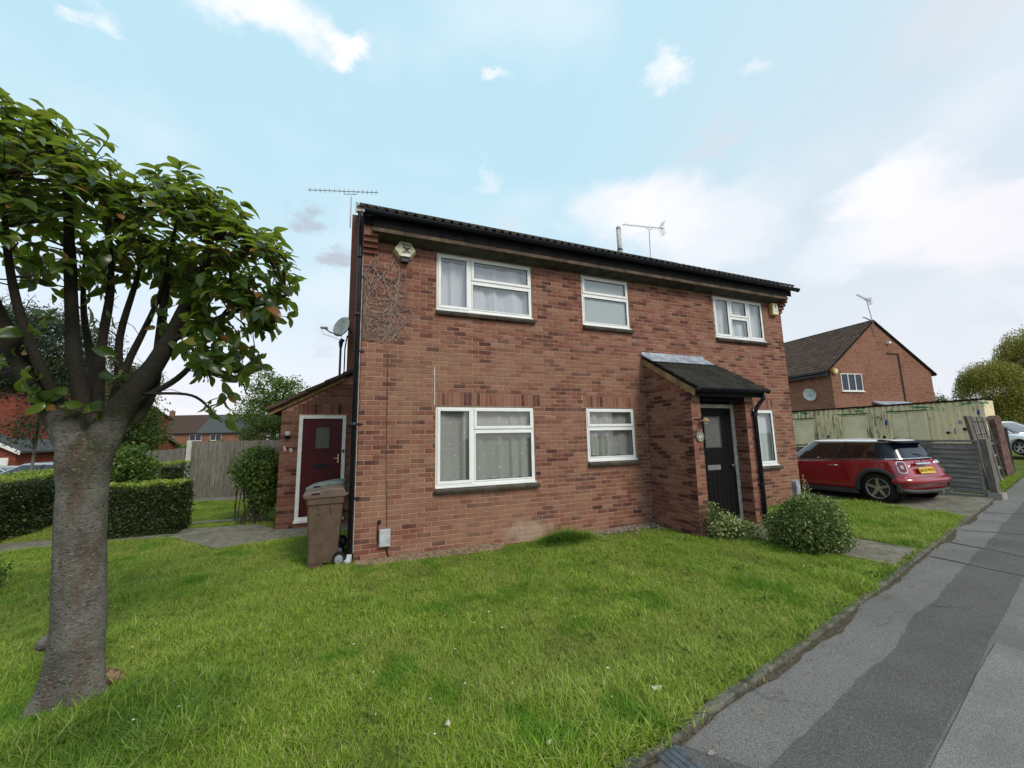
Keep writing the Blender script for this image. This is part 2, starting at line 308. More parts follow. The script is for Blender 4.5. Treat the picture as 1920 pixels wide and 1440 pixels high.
# glass
def glass(name, tint, amt, rough=.0):
    n = NT(name); n.pos(); dt = n.N('ShaderNodeVectorMath'); dt.operation = 'DOT_PRODUCT'; n.L(n._p.outputs['Normal'], dt.inputs[0]); n.L(n._p.outputs['Incoming'], dt.inputs[1])
    sch = n.math('MULTIPLY_ADD', n.math('POWER', n.math('SUBTRACT', 1.0, n.math('ABSOLUTE', dt.outputs['Value'])), 5.0), .95, .045)
    tr = n.N('ShaderNodeBsdfTransparent'); tr.inputs[0].default_value = (*tint, 1); gl = n.N('ShaderNodeBsdfGlossy'); gl.inputs['Roughness'].default_value = rough; gl.inputs[0].default_value = (1, 1, 1, 1)
    ms = n.N('ShaderNodeMixShader'); n.L(n.math('MULTIPLY_ADD', sch, amt, .01, True), ms.inputs[0]); n.L(tr.outputs[0], ms.inputs[1]); n.L(gl.outputs[0], ms.inputs[2]); M[name] = n.end(ms.outputs[0])
glass('glass', (.93, .94, .94), 1.2); glass('car_glass', (.22, .25, .25), 2.0)
n = NT('rear_glass'); M['rear_glass'] = n.end(n.bsdf((.012, .018, .04), .06, .45, 0))
simple('obscure_glass', (.30, .32, .33), .3, .5, var=.1, nscale=40); simple('door_glass', (.10, .10, .09), .25, .5, var=.5, nscale=50)
def curtain(name, c, op, dots):
    n = NT(name); x, y, z = n.xyz(n.obj())
    if dots:
        x = n.math('ADD', x, n.math('MULTIPLY', n.noise(3.3, 2, .5, vec=n.obj()), .16)); z = n.math('ADD', z, n.math('MULTIPLY', n.noise(2.7, 2, .5, vec=n.obj()), .12))
        fx = n.math('SUBTRACT', n.math('FRACT', n.math('DIVIDE', x, .17)), .5)
        row = n.math('FLOOR', n.math('DIVIDE', z, .19)); sh = n.math('MULTIPLY', n.math('MODULO', n.math('ADD', row, 20), 2), .5)
        fx = n.math('SUBTRACT', n.math('FRACT', n.math('ADD', n.math('DIVIDE', x, .17), sh)), .5)
        fz = n.math('SUBTRACT', n.math('FRACT', n.math('DIVIDE', z, .19)), .5)
        d = n.math('SQRT', n.math('ADD', n.math('POWER', n.math('MULTIPLY', fx, .17), 2), n.math('POWER', n.math('MULTIPLY', fz, .19), 2)))
        dot = n.mr(d, .009, .012, 1, 0); col = n.mix(dot, c, (1, 1, 1)); o = n.math('MAXIMUM', dot, op)
    else: col = c; o = op
    a = n.N('ShaderNodeBsdfDiffuse'); n.put(a.inputs[0], col); tl = n.N('ShaderNodeBsdfTranslucent'); n.put(tl.inputs[0], col)
    m0 = n.N('ShaderNodeMixShader'); m0.inputs[0].default_value = .25; n.L(a.outputs[0], m0.inputs[1]); n.L(tl.outputs[0], m0.inputs[2])
    tr = n.N('ShaderNodeBsdfTransparent'); ms = n.N('ShaderNodeMixShader'); n.put(ms.inputs[0], o); n.L(tr.outputs[0], ms.inputs[1]); n.L(m0.outputs[0], ms.inputs[2]); M[name] = n.end(ms.outputs[0])
curtain('net_white', (.86, .86, .92), .95, True); curtain('net_grey', (.66, .65, .62), .80, True); curtain('net_plain', (.86, .90, .92), .93, False); curtain('blind_grey', (.62, .66, .68), .98, False)
n = NT('red_paint'); M['red_paint'] = n.end(n.bsdf((.27, .003, .013), .2, .5, .0, None, Coat_Weight=1.0, Coat_Roughness=.04))
n = NT('white_car'); M['white_car'] = n.end(n.bsdf((.72, .73, .74), .25, .5, 0, None, Coat_Weight=.8))
simple('door_red', (.07, .004, .008), .35, .4, var=.12, nscale=4)

# ------------------------------------------------------------------ object helpers
WM = {}
class MB:
    def __init__(s): s.v = []; s.f = []; s.mi = []
    def face(s, pts):
        i = len(s.v); s.v += [tuple(p) for p in pts]; s.f.append(tuple(range(i, i + len(pts)))); return s
    def box(s, x0, x1, y0, y1, z0, z1, T=None):
        P = [(x0, y0, z0), (x1, y0, z0), (x1, y1, z0), (x0, y1, z0), (x0, y0, z1), (x1, y0, z1), (x1, y1, z1), (x0, y1, z1)]
        if T is not None: P = [tuple(T @ Vector(p)) for p in P]
        i = len(s.v); s.v += P
        s.f += [tuple(i + k for k in q) for q in ((0, 3, 2, 1), (4, 5, 6, 7), (0, 1, 5, 4), (1, 2, 6, 5), (2, 3, 7, 6), (3, 0, 4, 7))]; return s
    def prism(s, pts, y0, y1, ax='y'):
        """closed outline in two axes extruded along the third"""
        n = len(pts); i = len(s.v)
        for yy in (y0, y1):
            for a, b in pts: s.v.append({'y': (a, yy, b), 'x': (yy, a, b), 'z': (a, b, yy)}[ax])
        s.f.append(tuple(range(i, i + n))); s.f.append(tuple(range(i + 2 * n - 1, i + n - 1, -1)))
        for k in range(n): s.f.append((i + k, i + n + k, i + n + (k + 1) % n, i + (k + 1) % n))
        return s
    def tube(s, pts, rad, n=8, cap=True, wob=0):
        pts = [Vector(p) for p in pts]; m = len(pts)
        if isinstance(rad, (int, float)): rad = [rad] * m
        base = len(s.v); nrm = None
        for k, p in enumerate(pts):
            t = (pts[min(k + 1, m - 1)] - pts[max(k - 1, 0)]).normalized()
            if nrm is None:
                nrm = t.orthogonal().normalized()
            else:
                nrm = (nrm - t * nrm.dot(t));  nrm = nrm.normalized() if nrm.length > 1e-6 else t.orthogonal().normalized()
            b = t.cross(nrm)
            for j in range(n):
                a = 2 * math.pi * j / n; d = nrm * math.cos(a) + b * math.sin(a); r = rad[k]
                if wob: r *= 1 + wob * mnoise.noise((p + d * r) * 5)
                s.v.append(tuple(p + d * r))
        for k in range(m - 1):
            for j in range(n):
                a = base + k * n + j; b2 = base + k * n + (j + 1) % n; s.f.append((a, b2, b2 + n, a + n))
        if cap: s.f.append(tuple(base + j for j in reversed(range(n)))); s.f.append(tuple(base + (m - 1) * n + j for j in range(n)))
        return s
    def cyl(s, c, r, h0, h1, n=16, axis='z', r2=None):
        d = {'z': Vector((0, 0, 1)), 'x': Vector((1, 0, 0)), 'y': Vector((0, 1, 0))}[axis]; c = Vector(c)
        return s.tube([c + d * h0, c + d * h1], [r, r if r2 is None else r2], n)
def link(o, parent=None, local=False):
    COL.objects.link(o)
    if parent is not None:
        o.parent = parent
        if not local: o.matrix_parent_inverse = WM.get(parent.name, Matrix.Identity(4)).inverted()
    return o
def mesh_from(name, mb, mat, smooth=False):
    me = bpy.data.meshes.new(name); me.from_pydata(mb.v, [], mb.f); me.materials.append(M[mat] if isinstance(mat, str) else mat)
    if smooth: me.shade_smooth()
    me.update(); return me
def part(name, mb, mat, parent=None, local=False, smooth=False, kind=None, label=None):
    o = bpy.data.objects.new(name, mesh_from(name, mb, mat, smooth)); link(o, parent, local)
    if local and parent is not None: WM[o.name] = None
    if kind: o['kind'] = kind
    if label: o['label'] = label
    return o
def thing(name, label, cat, loc=(0, 0, 0), rotz=0, group=None):
    o = bpy.data.objects.new(name, None); o.empty_display_size = .2; COL.objects.link(o); o.location = loc; o.rotation_euler = (0, 0, rotz)
    o['label'] = label; o['category'] = cat
    if group: o['group'] = group
    WM[o.name] = Matrix.Translation(loc) @ Matrix.Rotation(rotz, 4, 'Z'); return o
def tag(o, label, cat, group=None):
    o['label'] = label; o['category'] = cat
    if group: o['group'] = group
    return o
def text(txt, size, M4, mat, parent, name='lettering', ext=.002, local=False, font_align='CENTER'):
    cu = bpy.data.curves.new(name, 'FONT'); cu.body = txt; cu.size = size; cu.extrude = ext; cu.align_x = font_align; cu.align_y = 'CENTER'; cu.materials.append(M[mat])
    tmp = bpy.data.objects.new(name, cu); COL.objects.link(tmp); bpy.context.view_layer.update()
    me = bpy.data.meshes.new_from_object(tmp.evaluated_get(bpy.context.evaluated_depsgraph_get())); bpy.data.objects.remove(tmp); me.name = name
    o = bpy.data.objects.new(name, me); link(o, parent, local); o.matrix_basis = M4; return o
def ss(t): t = max(0., min(1., t)); return t * t * (3 - 2 * t)
def G(x, y=0.):
    return .02 * max(0., min(x, 30) - 4) - .6 * ss((-x - 7.5) / 5) * ss((y - 7) / 7)
def kerb_y(x): return -4.33 + .203 * (x - 1.29)
FRONT = Matrix(((1, 0, 0, 0), (0, 0, -1, 0), (0, 1, 0, 0), (0, 0, 0, 1)))     # text facing -y

# ------------------------------------------------------------------ ground, lawn, pavement
def structure(name, mb, mat, smooth=False):
    o = part(name, mb, mat, smooth=smooth); o['kind'] = 'structure'; return o
def sheet(xs, ys, zf, keep=None):
    mb = MB(); nx, ny = len(xs), len(ys)
    for y in ys:
        for x in xs: mb.v.append((x, y, zf(x, y)))
    for j in range(ny - 1):
        for i in range(nx - 1):
            if keep is None or keep((xs[i] + xs[i + 1]) / 2, (ys[j] + ys[j + 1]) / 2): mb.f.append((j * nx + i, j * nx + i + 1, (j + 1) * nx + i + 1, (j + 1) * nx + i))
    return mb
gx = [-600, -300, -150, -80] + list(np.arange(-50, 50, 2.)) + [60, 80, 150, 300, 600]
structure('ground', sheet(gx, [-600, -200, -80] + list(np.arange(-40, 60, 2.)) + [80, 150, 300, 600], lambda x, y: G(x, y) - .16), 'turf')
# pavement follows the kerb line (rotated 11.5 deg); built as a strip along it
def strip(name, mat, off0, off1, x0, x1, dz, step=.5, jag0=0, jag1=0, kind='structure', seed=1):
    mb = MB(); xs = np.arange(x0, x1 + .001, step); r = random.Random(seed)
    for k, x in enumerate(xs):
        for off, jag in ((off0, jag0), (off1, jag1)):
            o = off + (mnoise.noise((x * 1.1, seed, 0)) * jag * 1.6 + mnoise.noise((x * 6, seed, 3)) * jag * .5 if jag else 0); y = kerb_y(x) + o
            mb.v.append((x, y, G(x) + dz))
    for k in range(len(xs) - 1): mb.f.append((2 * k + 2, 2 * k, 2 * k + 1, 2 * k + 3) if off0 < off1 else (2 * k, 2 * k + 2, 2 * k + 3, 2 * k + 1))
    o = part(name, mb, mat); o['kind'] = kind; return o
strip('pavement', 'asphalt_old', -.06, -3.2, -14, 60, -.035)
strip('pavement_patch', 'asphalt_dark', -.47, -.93, 2.06, 60, -.031, .12, .035, .008, seed=4)
strip('pavement_repair', 'asphalt_light', -.95, -3.2, -14, 4.98, -.027, .12, .008, 0, seed=7)
mbp = MB()
for a, b in (((8.3, -2.98), (10.2, -3.75)),): pass
structure('pavement_cut', MB().face([(1.28, kerb_y(1.28) - .1, -.027), (1.12, kerb_y(1.1) - .9, -.027), (2.06, kerb_y(2.06) - .47, -.027), (1.80, kerb_y(1.80) - .1, -.027)]), 'asphalt_dark')
mb = MB()
for (xa, oa), (xb, ob) in (((8.4, -.12), (8.0, -2.)), ((9.4, -.12), (10.1, -1.3)), ((7.3, -.12), (7.2, -2.4)), ((11.4, -.12), (12.6, -1.8))):
    ya, yb = kerb_y(xa) + oa, kerb_y(xb) + ob; w = .018
    N_ = 14
    for k in range(N_):
        t0, t1 = k / N_, (k + 1) / N_
        def P(t, s): x = xa + (xb - xa) * t + s + .05 * mnoise.noise((t * 9, xa, 0)); return (x, ya + (yb - ya) * t, G(x) - .026)
        mb.face([P(t0, -w), P(t1, -w), P(t1, w), P(t0, w)])
structure('pavement_joints', mb, 'asphalt_dark')
strip('road', 'road_tar', -3.35, -11, -40, 60, -.13, 1.)
mb = MB()
for k in range(60):
    x0 = -10 + k * .92; a = [(x0 + .005, kerb_y(x0) - 3.2), (x0 + .91, kerb_y(x0 + .91) - 3.2), (x0 + .91, kerb_y(x0 + .91) - 3.35), (x0 + .005, kerb_y(x0) - 3.35)]
    i = len(mb.v); mb.v += [(p[0], p[1], G(p[0]) - .3) for p in a] + [(p[0], p[1], G(p[0]) - .02) for p in a]; mb.f += [tuple(i + q for q in f) for f in ((4, 7, 6, 5), (0, 1, 5, 4), (2, 3, 7, 6), (1, 2, 6, 5), (3, 0, 4, 7))]
structure('road_kerb', mb, 'kerb_stone')
strip('kerb_grit', 'grit', -.055, -.10, -8, 14, -.029, .05, .0, .05, seed=9)
cr = MB()
for (xa, oa, xb, ob_) in ((2.6, -.1, 2.9, -.46), (5.4, -.5, 5.9, -.95), (6.4, -.1, 6.6, -.5), (4.4, -.3, 5.3, -.36)):
    prev = None; n_ = 16
    for k in range(n_ + 1):
        t_ = k / n_; x = xa + (xb - xa) * t_ + .05 * mnoise.noise((t_ * 7, xa, 1)); y = kerb_y(x) + oa + (ob_ - oa) * t_ + .05 * mnoise.noise((t_ * 7, xa, 5)); w = .0016 * (1.2 - t_); p2 = [(x - w, y - w, G(x) - .0225), (x + w, y + w, G(x) - .0225)]
        if prev: cr.face([prev[0], p2[0], p2[1], prev[1]])
        prev = p2
structure('pavement_cracks', cr, 'rubber')
sp = MB()
for x, y, r0_ in ((1.90, -4.44, .026), (1.95, -4.50, .015), (1.86, -4.60, .020)):
    n_ = 14; a_ = [(x + r0_ * (1 + .7 * mnoise.noise((math.cos(q) * 1.5, math.sin(q) * 1.5, x * 9))) * math.cos(q), y + r0_ * .6 * (1 + .7 * mnoise.noise((math.cos(q) * 2, math.sin(q) * 2, x * 5))) * math.sin(q), -.0215) for q in np.linspace(0, 6.283, n_, endpoint=False)]; sp.face(a_)
part('paint_splashes', sp, 'stone')['kind'] = 'stuff'

path_poly = [(6.35, -3.27), (7.42, -3.05), (7.05, -1.25), (6.05, -1.25)]
apron_poly = [(-2.12, 1.86), (-.85, 2.16), (-.03, 2.3), (-.03, 2.99), (-1.44, 2.99), (-1.9, 3.75), (-3.3, 3.98), (-6, 4.05), (-9, 4.1), (-9, 3.55), (-5.6, 3.35), (-3.3, 3.33)]
drive_poly = [(10.55, -2.5), (13.8, -1.85), (13.8, 6.0), (9.98, 6.0), (9.98, 1.5), (10.45, -.6)]
def inside(x, y, poly):
    c = False; j = len(poly) - 1
    for i in range(len(poly)):
        xi, yi = poly[i]; xj, yj = poly[j]
        if (yi > y) != (yj > y) and x < (xj - xi) * (y - yi) / (yj - yi) + xi: c = not c
        j = i
    return c
def slab(name, poly, mat, h, ztop=0.0):
    mb = MB(); n_ = len(poly); top = [(x, y, G(x, y) + h) for x, y in poly]; bot = [(x, y, G(x, y) - .12) for x, y in poly]
    mb.v += bot + top; mb.f.append(tuple(range(n_, 2 * n_)))
    for k in range(n_): mb.f.append((k, (k + 1) % n_, n_ + (k + 1) % n_, n_ + k))
    return structure(name, mb, mat)
slab('path', path_poly, 'concrete_slab', .018); slab('side_path', apron_poly, 'concrete_slab', .012); slab('driveway', drive_poly, 'concrete_slab', .006)
structure('garden_path', sheet(list(np.arange(-4.3, -1.8, .4)), [4.45, 4.72], lambda x, y: .02), 'concrete_slab')
def in_lawn(x, y):
    return y > kerb_y(x) + .02
def lawn_z(x, y): return G(x, y) + .018 * mnoise.noise((x * .8, y * .8, 0)) + .008 * mnoise.noise((x * 3, y * 3, 5))
def dens_len(x, y):
    """tuft density and length for the lawn"""
    
    if inside(x, y, path_poly) or inside(x, y, apron_poly) or inside(x, y, drive_poly): return 0, 0
    if 0 < x < 9.87 and y > -.04: return 0, 0
    if -1.47 < x < 0 and y > 2.98: return 0, 0
    if 5.4 < x < 7.05 and y > -1.16: return 0, 0
    if y > 8.3: return 0, 0
    if -4.3 < x < -2 and 4.42 < y < 4.75: return 0, 0
    d = math.hypot(x - CAM.x, y - CAM.y); den = 1.0 if d < 4.5 else (.8 if d < 7 else .55)
    ln = .78 + .55 * mnoise.noise((x * .9, y * .9, 2)) + .7 * max(-.3, mnoise.noise((x * 3.3, y * 3.3, 8)))
    k = y - kerb_y(x)
    if k < .8: ln += .5 * (1 - k / .8) * (mnoise.noise((x * 2.4, 3, 0)) + .6)
    if k < .10: den *= .6 + 2.2 * max(0, mnoise.noise((x * 2.6, 7, 0)) + .2); ln *= 1.1
    e = y + .02 - .18 * mnoise.noise((x * 1.7, 0, 4))
    if 0.05 < x < 2.3 and y > -.30: den *= .25 + .5 * ss((-y - .05) / .25); ln *= .6
    if 3.9 < x < 5.45 and y > -.32: den *= .12; ln *= .5
    t = math.hypot(x + 1.4, y + 2.85)
    if t < .95: ln += 1.15 * (1 - t / .95)
    t2 = math.hypot((x - 3.3), (y + .28) * 2.2)
    if t2 < .62: ln += 2.6 * (1 - t2 / .62); den *= 1.6
    if x > 7 and y > -2.2: ln += .35
    ln *= 1 + .25 * ss((3.2 - d) / 2.5)
    return max(0, den), max(.35, ln)
def lawn(name, xs, ys):
    mb = MB(); nx, ny = len(xs), len(ys)
    for o_ in ys:
        for x in xs: y = kerb_y(x) + o_; mb.v.append((x, y, lawn_z(x, y) - (.02 if o_ < .05 else 0)))
    for j in range(ny - 1):
        for i in range(nx - 1):
            cx = (xs[i] + xs[i + 1]) / 2; cy = kerb_y(cx) + (ys[j] + ys[j + 1]) / 2
            if cy < 8.4 and not (0.2 < cx < 9.7 and cy > .2): mb.f.append((j * nx + i, j * nx + i + 1, (j + 1) * nx + i + 1, (j + 1) * nx + i))
    o = part(name, mb, 'turf', smooth=True); o['kind'] = 'structure'
    me = o.data; a = me.attributes.new('dens', 'FLOAT', 'POINT'); b = me.attributes.new('tuft', 'FLOAT', 'POINT')
    for i, v in enumerate(me.vertices):
        d, l = dens_len(v.co.x, v.co.y); a.data[i].value = d; b.data[i].value = l
    return o
lawn_o = lawn('lawn', list(np.arange(-9, 19, .14)), list(np.arange(-.015, 16, .13)))
tcol = bpy.data.collections.new('tufts')
def tuft(k):
    r = random.Random(k); mb = MB(); nb = r.choice((9, 11, 13))
    for b in range(nb):
        a = r.uniform(0, 6.28); x0, y0 = r.gauss(0, .014), r.gauss(0, .014); L = r.uniform(.022, .078) * (1.7 if r.random() < .10 else 1); lean = r.uniform(.1, 1.35); w = r.uniform(.0013, .0026); dx, dy = math.cos(a), math.sin(a); px, py = -dy, dx
        prev = None
        for s in range(4):
            t = s / 3; q = (x0 + dx * L * lean * t * t, y0 + dy * L * lean * t * t, L * (t - .35 * lean * t * t)); ww = w * (1 - t) ** .6 if s < 3 else 0
            A = (q[0] - px * ww, q[1] - py * ww, q[2]); B = (q[0] + px * ww, q[1] + py * ww, q[2])
            if prev: mb.face([prev[0], prev[1], B, A] if s < 3 else [prev[0], prev[1], q])
            prev = (A, B)
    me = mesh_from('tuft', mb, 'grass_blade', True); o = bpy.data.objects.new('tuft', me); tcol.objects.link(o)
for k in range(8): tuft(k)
def grass_nodes(src, dmax):
    ng = bpy.data.node_groups.new('grass', 'GeometryNodeTree'); ng.interface.new_socket('Geometry', in_out='INPUT', socket_type='NodeSocketGeometry'); ng.interface.new_socket('Geometry', in_out='OUTPUT', socket_type='NodeSocketGeometry')
    N = ng.nodes.new; L = ng.links.new; gi = N('NodeGroupInput'); go = N('NodeGroupOutput')
    oi = N('GeometryNodeObjectInfo'); oi.inputs[0].default_value = src; oi.transform_space = 'ORIGINAL'
    at = N('GeometryNodeInputNamedAttribute'); at.data_type = 'FLOAT'; at.inputs[0].default_value = 'dens'
    al = N('GeometryNodeInputNamedAttribute'); al.data_type = 'FLOAT'; al.inputs[0].default_value = 'tuft'
    mu = N('ShaderNodeMath'); mu.operation = 'MULTIPLY'; L(at.outputs[0], mu.inputs[0]); mu.inputs[1].default_value = dmax
    dp = N('GeometryNodeDistributePointsOnFaces'); L(oi.outputs['Geometry'], dp.inputs['Mesh']); L(mu.outputs[0], dp.inputs['Density'])
    ci = N('GeometryNodeCollectionInfo'); ci.inputs[0].default_value = tcol; ci.inputs[1].default_value = True; ci.inputs[2].default_value = True
    io = N('GeometryNodeInstanceOnPoints'); L(dp.outputs['Points'], io.inputs['Points']); L(ci.outputs[0], io.inputs['Instance']); io.inputs['Pick Instance'].default_value = True
    rv = N('FunctionNodeRandomValue'); rv.data_type = 'FLOAT_VECTOR'; rv.inputs[0].default_value = (-.15, -.15, 0); rv.inputs[1].default_value = (.15, .15, 6.283); L(rv.outputs[0], io.inputs['Rotation'])
    rs = N('FunctionNodeRandomValue'); rs.data_type = 'FLOAT'; rs.inputs[2].default_value = .65; rs.inputs[3].default_value = 1.35
    m2 = N('ShaderNodeMath'); m2.operation = 'MULTIPLY'; L(rs.outputs[1], m2.inputs[0]); L(al.outputs[0], m2.inputs[1]); L(m2.outputs[0], io.inputs['Scale'])
    L(io.outputs[0], go.inputs[0]); return ng
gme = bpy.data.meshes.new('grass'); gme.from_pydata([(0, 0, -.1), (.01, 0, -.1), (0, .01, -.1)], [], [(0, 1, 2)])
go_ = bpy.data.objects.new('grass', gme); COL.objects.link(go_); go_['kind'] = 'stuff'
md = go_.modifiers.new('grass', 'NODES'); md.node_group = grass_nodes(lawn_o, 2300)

# weeds, clover and daisies in the lawn and along the edging
wd = random.Random(21); pts_ = []
for k in range(150):
    x = wd.uniform(-3.5, 8); o_ = wd.uniform(-.03, .10) if wd.random() < .35 else wd.uniform(.1, 3.6); y = kerb_y(x) + o_
    if y > -.3 or inside(x, y, path_poly): continue
    for q in range(wd.randint(6, 22)): pts_.append((x + wd.gauss(0, .035), y + wd.gauss(0, .03), G(x) + wd.uniform(.004, .05)))
WEED = pts_
dz_ = MB()
for k in range(46):
    x = wd.uniform(-2.6, 6.5); y = wd.uniform(kerb_y(x) + .25, -.35); s_ = wd.uniform(.006, .010); z = G(x) + wd.uniform(.045, .07); dz_.face([(x + s_ * math.cos(a), y + s_ * math.sin(a), z) for a in np.linspace(0, 6.283, 8, endpoint=False)])
part('daisies', dz_, 'white_paint')['kind'] = 'stuff'
# edging stones along the lawn
et = thing('edging_kerb', 'worn low stone edging between the lawn and the asphalt footpath', 'kerb', (1.3, kerb_y(1.3), 0))
def edging(x0, ln, k):
    r = random.Random(k); mb = MB(); x1 = x0 + ln - .012; w0 = .0 + r.uniform(-.006, .006); w1 = -.066 + r.uniform(-.006, .006); dz = r.uniform(-.008, .008); sub = 5
    rows = []
    for s in range(sub + 1):
        x = x0 + (x1 - x0) * s / sub; y = kerb_y(x); row = []
        for o_, z_ in ((w1, -.15), (w1 + .004, -.016), (w1 + .012, -.002), (w0 - .008, .0), (w0, -.15)):
            row.append((x, y + o_ + r.uniform(-.004, .004), G(x) + z_ + dz + r.uniform(-.004, .004)))
        rows.append(row)
    for row in rows: mb.v += row
    for s in range(sub):
        for q in range(4): a = s * 5 + q; mb.f.append((a, a + 5, a + 6, a + 1))
    mb.f.append((0, 1, 2, 3, 4)); e = sub * 5; mb.f.append((e + 4, e + 3, e + 2, e + 1, e))
    part('kerb_block', mb, 'kerb_stone', et)
x = -8; k = 0
while x < 14.3:
    edging(x, .91, k); x += .915 * .98; k += 1

# ------------------------------------------------------------------ the house
hs = thing('semi_detached_house', 'two storey red brick pair of houses with tiled roof, white windows and lean-to porch', 'house', (4.9, 0, 0))
ALLB = []          # every brick: (centre, length, horizontal dir, material)
def lay(O, U, s0, s1, z0, z1, openings=(), top=None, mat='brick', lap=0, hsp=.225):
    """stretcher bond in the plane through O with horizontal direction U (unit, 2D); normal is U rotated -90deg"""
    k = 0; z = z0
    while z + .04 < z1:
        s = s0 - (.1125 if (k + lap) % 2 else 0)
        while s < s1:
            a, b = max(s, s0), min(s + .215, s1); segs = [(a, b)]
            for (oa, ob, oz0, oz1) in openings:
                if z + .06 > oz0 and z + .015 < oz1:
                    ns = []
                    for (p, q) in segs:
                        if q <= oa or p >= ob: ns.append((p, q))
                        else:
                            if p < oa - .03: ns.append((p, oa - .004))
                            if q > ob + .03: ns.append((ob + .004, q))
                    segs = ns
            for p, q in segs:
                if q - p < .03: continue
                if top is not None and z + .07 > min(top(p), top(q)): continue
                c = (O[0] + U[0] * (p + q) / 2, O[1] + U[1] * (p + q) / 2, z + .0375); ALLB.append((c, q - p, U, mat))
            s += hsp
        z += .075; k += 1
def brick_mesh(L, h=.065, d=.03):
    mb = MB(); b = .003
    mb.v = [(-L / 2, 0, -h / 2), (L / 2, 0, -h / 2), (L / 2, 0, h / 2), (-L / 2, 0, h / 2), (-L / 2 + b, -b, -h / 2 + b), (L / 2 - b, -b, -h / 2 + b), (L / 2 - b, -b, h / 2 - b), (-L / 2 + b, -b, h / 2 - b), (-L / 2, d, -h / 2), (L / 2, d, -h / 2), (L / 2, d, h / 2), (-L / 2, d, h / 2)]
    mb.f = [(4, 5, 6, 7), (0, 1, 5, 4), (1, 2, 6, 5), (2, 3, 7, 6), (3, 0, 4, 7), (8, 9, 1, 0), (9, 10, 2, 1), (10, 11, 3, 2), (11, 8, 0, 3)]; return mb
Wn = dict(bed_left=(1.17, 2.95, 3.89, 4.93), landing=(4.03, 5.17, 3.885, 4.93), bed_right=(7.56, 9.22, 3.915, 4.93), living=(1.17, 2.93, .965, 2.28), kitchen=(4.01, 5.13, 1.265, 2.28), hall=(8.08, 9.20, .98, 2.28))
ops = [(a, b, c, d) for a, b, c, d in Wn.values()]
sold = [(1.11, 3.05, 2.285, 2.51), (3.95, 5.21, 2.285, 2.51), (8.0, 9.28, 2.285, 2.51)]
lay((0, 0), (1, 0), 0, 9.87, -.045, 4.98, ops + sold)
# porch: left side (faces -x), pier fronts, right reveal (faces -x) and right side
def ptop(s): return 3.22 - .03 - (1.12 - s) * 0 if False else 3.2
PX0, PX1, PY = 5.45, 7.03, -1.12
slope = (3.30 - 2.50) / 1.30
lay((PX0, 0), (0, -1), 0, 1.12, .02, 3.3, top=lambda s: 3.24 - slope * s, mat='brick_porch')
lay((PX0, PY), (1, 0), 0, .225, .02, 2.36, mat='brick'); lay((6.80, PY), (1, 0), 0, .23, .02, 2.36, mat='brick')
lay((6.80, -.86), (0, -1), 0, .26, .02, 2.36, mat='brick_porch')
# side extension of no. 59: front faces -y at y=3
def etop(s): return 2.46 + (s) * (3.27 - 2.46) / 1.47
lay((-1.47, 3.0), (1, 0), 0, 1.47, 0.0, 3.3, [(.33, 1.25, -.1, 2.32), (.28, 1.30, 2.325, 2.55)], top=lambda s: etop(s) - .02, mat='brick_red')
for x0, x1, z0, z1, mt, yy in [(*s, 'brick', 0) for s in sold] + [(-1.18, -.17, 2.325, 2.55, 'brick_red', 3.0)]:
    nn = int(round((x1 - x0) / .075)); w = (x1 - x0) / nn
    sc_ = part('soldier_course', MB().box(x0, x1, yy + .012, yy + .05, z0, z1), 'mortar', hs)
    me = mesh_from('soldier_brick', (lambda q: q)(MB().box(-w / 2 + .005, w / 2 - .005, -.001, .03, -.105, .105)), mt)
    for k in range(nn):
        o = bpy.data.objects.new('soldier_brick', me); link(o, sc_); o.location = (x0 + w * (k + .5), yy + random.uniform(-.001, .002), (z0 + z1) / 2); 
wall = MB()
def wallgrid(mb, x0, x1, z0, z1, openings, yf, yb, ztop=None):
    xs = sorted({x0, x1, *[o[0] for o in openings], *[o[1] for o in openings]}); zs = sorted({z0, z1, *[max(z0, o[2]) for o in openings], *[min(z1, o[3]) for o in openings]})
    for i in range(len(xs) - 1):
        for j in range(len(zs) - 1):
            cx, cz = (xs[i] + xs[i + 1]) / 2, (zs[j] + zs[j + 1]) / 2
            if any(o[0] < cx < o[1] and o[2] < cz < o[3] for o in openings): continue
            a, b, c, d = xs[i], xs[i + 1], zs[j], zs[j + 1]
            mb.face([(a, yf, c), (b, yf, c), (b, yf, d), (a, yf, d)]); mb.face([(b, yb, c), (a, yb, c), (a, yb, d), (b, yb, d)])
    for a, b, c, d in openings:
        mb.face([(a, yf, c), (a, yf, d), (a, yb, d), (a, yb, c)]); mb.face([(b, yf, c), (b, yb, c), (b, yb, d), (b, yf, d)]); mb.face([(a, yf, c), (a, yb, c), (b, yb, c), (b, yf, c)]); mb.face([(a, yf, d), (b, yf, d), (b, yb, d), (a, yb, d)])
wallgrid(wall, 0.004, 9.866, -.3, 5.05, ops, .0035, .25)
wall.face([(.004, .006, -.3), (.004, .25, -.3), (.004, .25, 5.05), (.004, .006, 5.05)]); wall.face([(9.866, .006, -.3), (9.866, .25, -.3), (9.866, .25, 5.05), (9.866, .006, 5.05)])
front = part('front_wall', wall, 'mortar', hs)
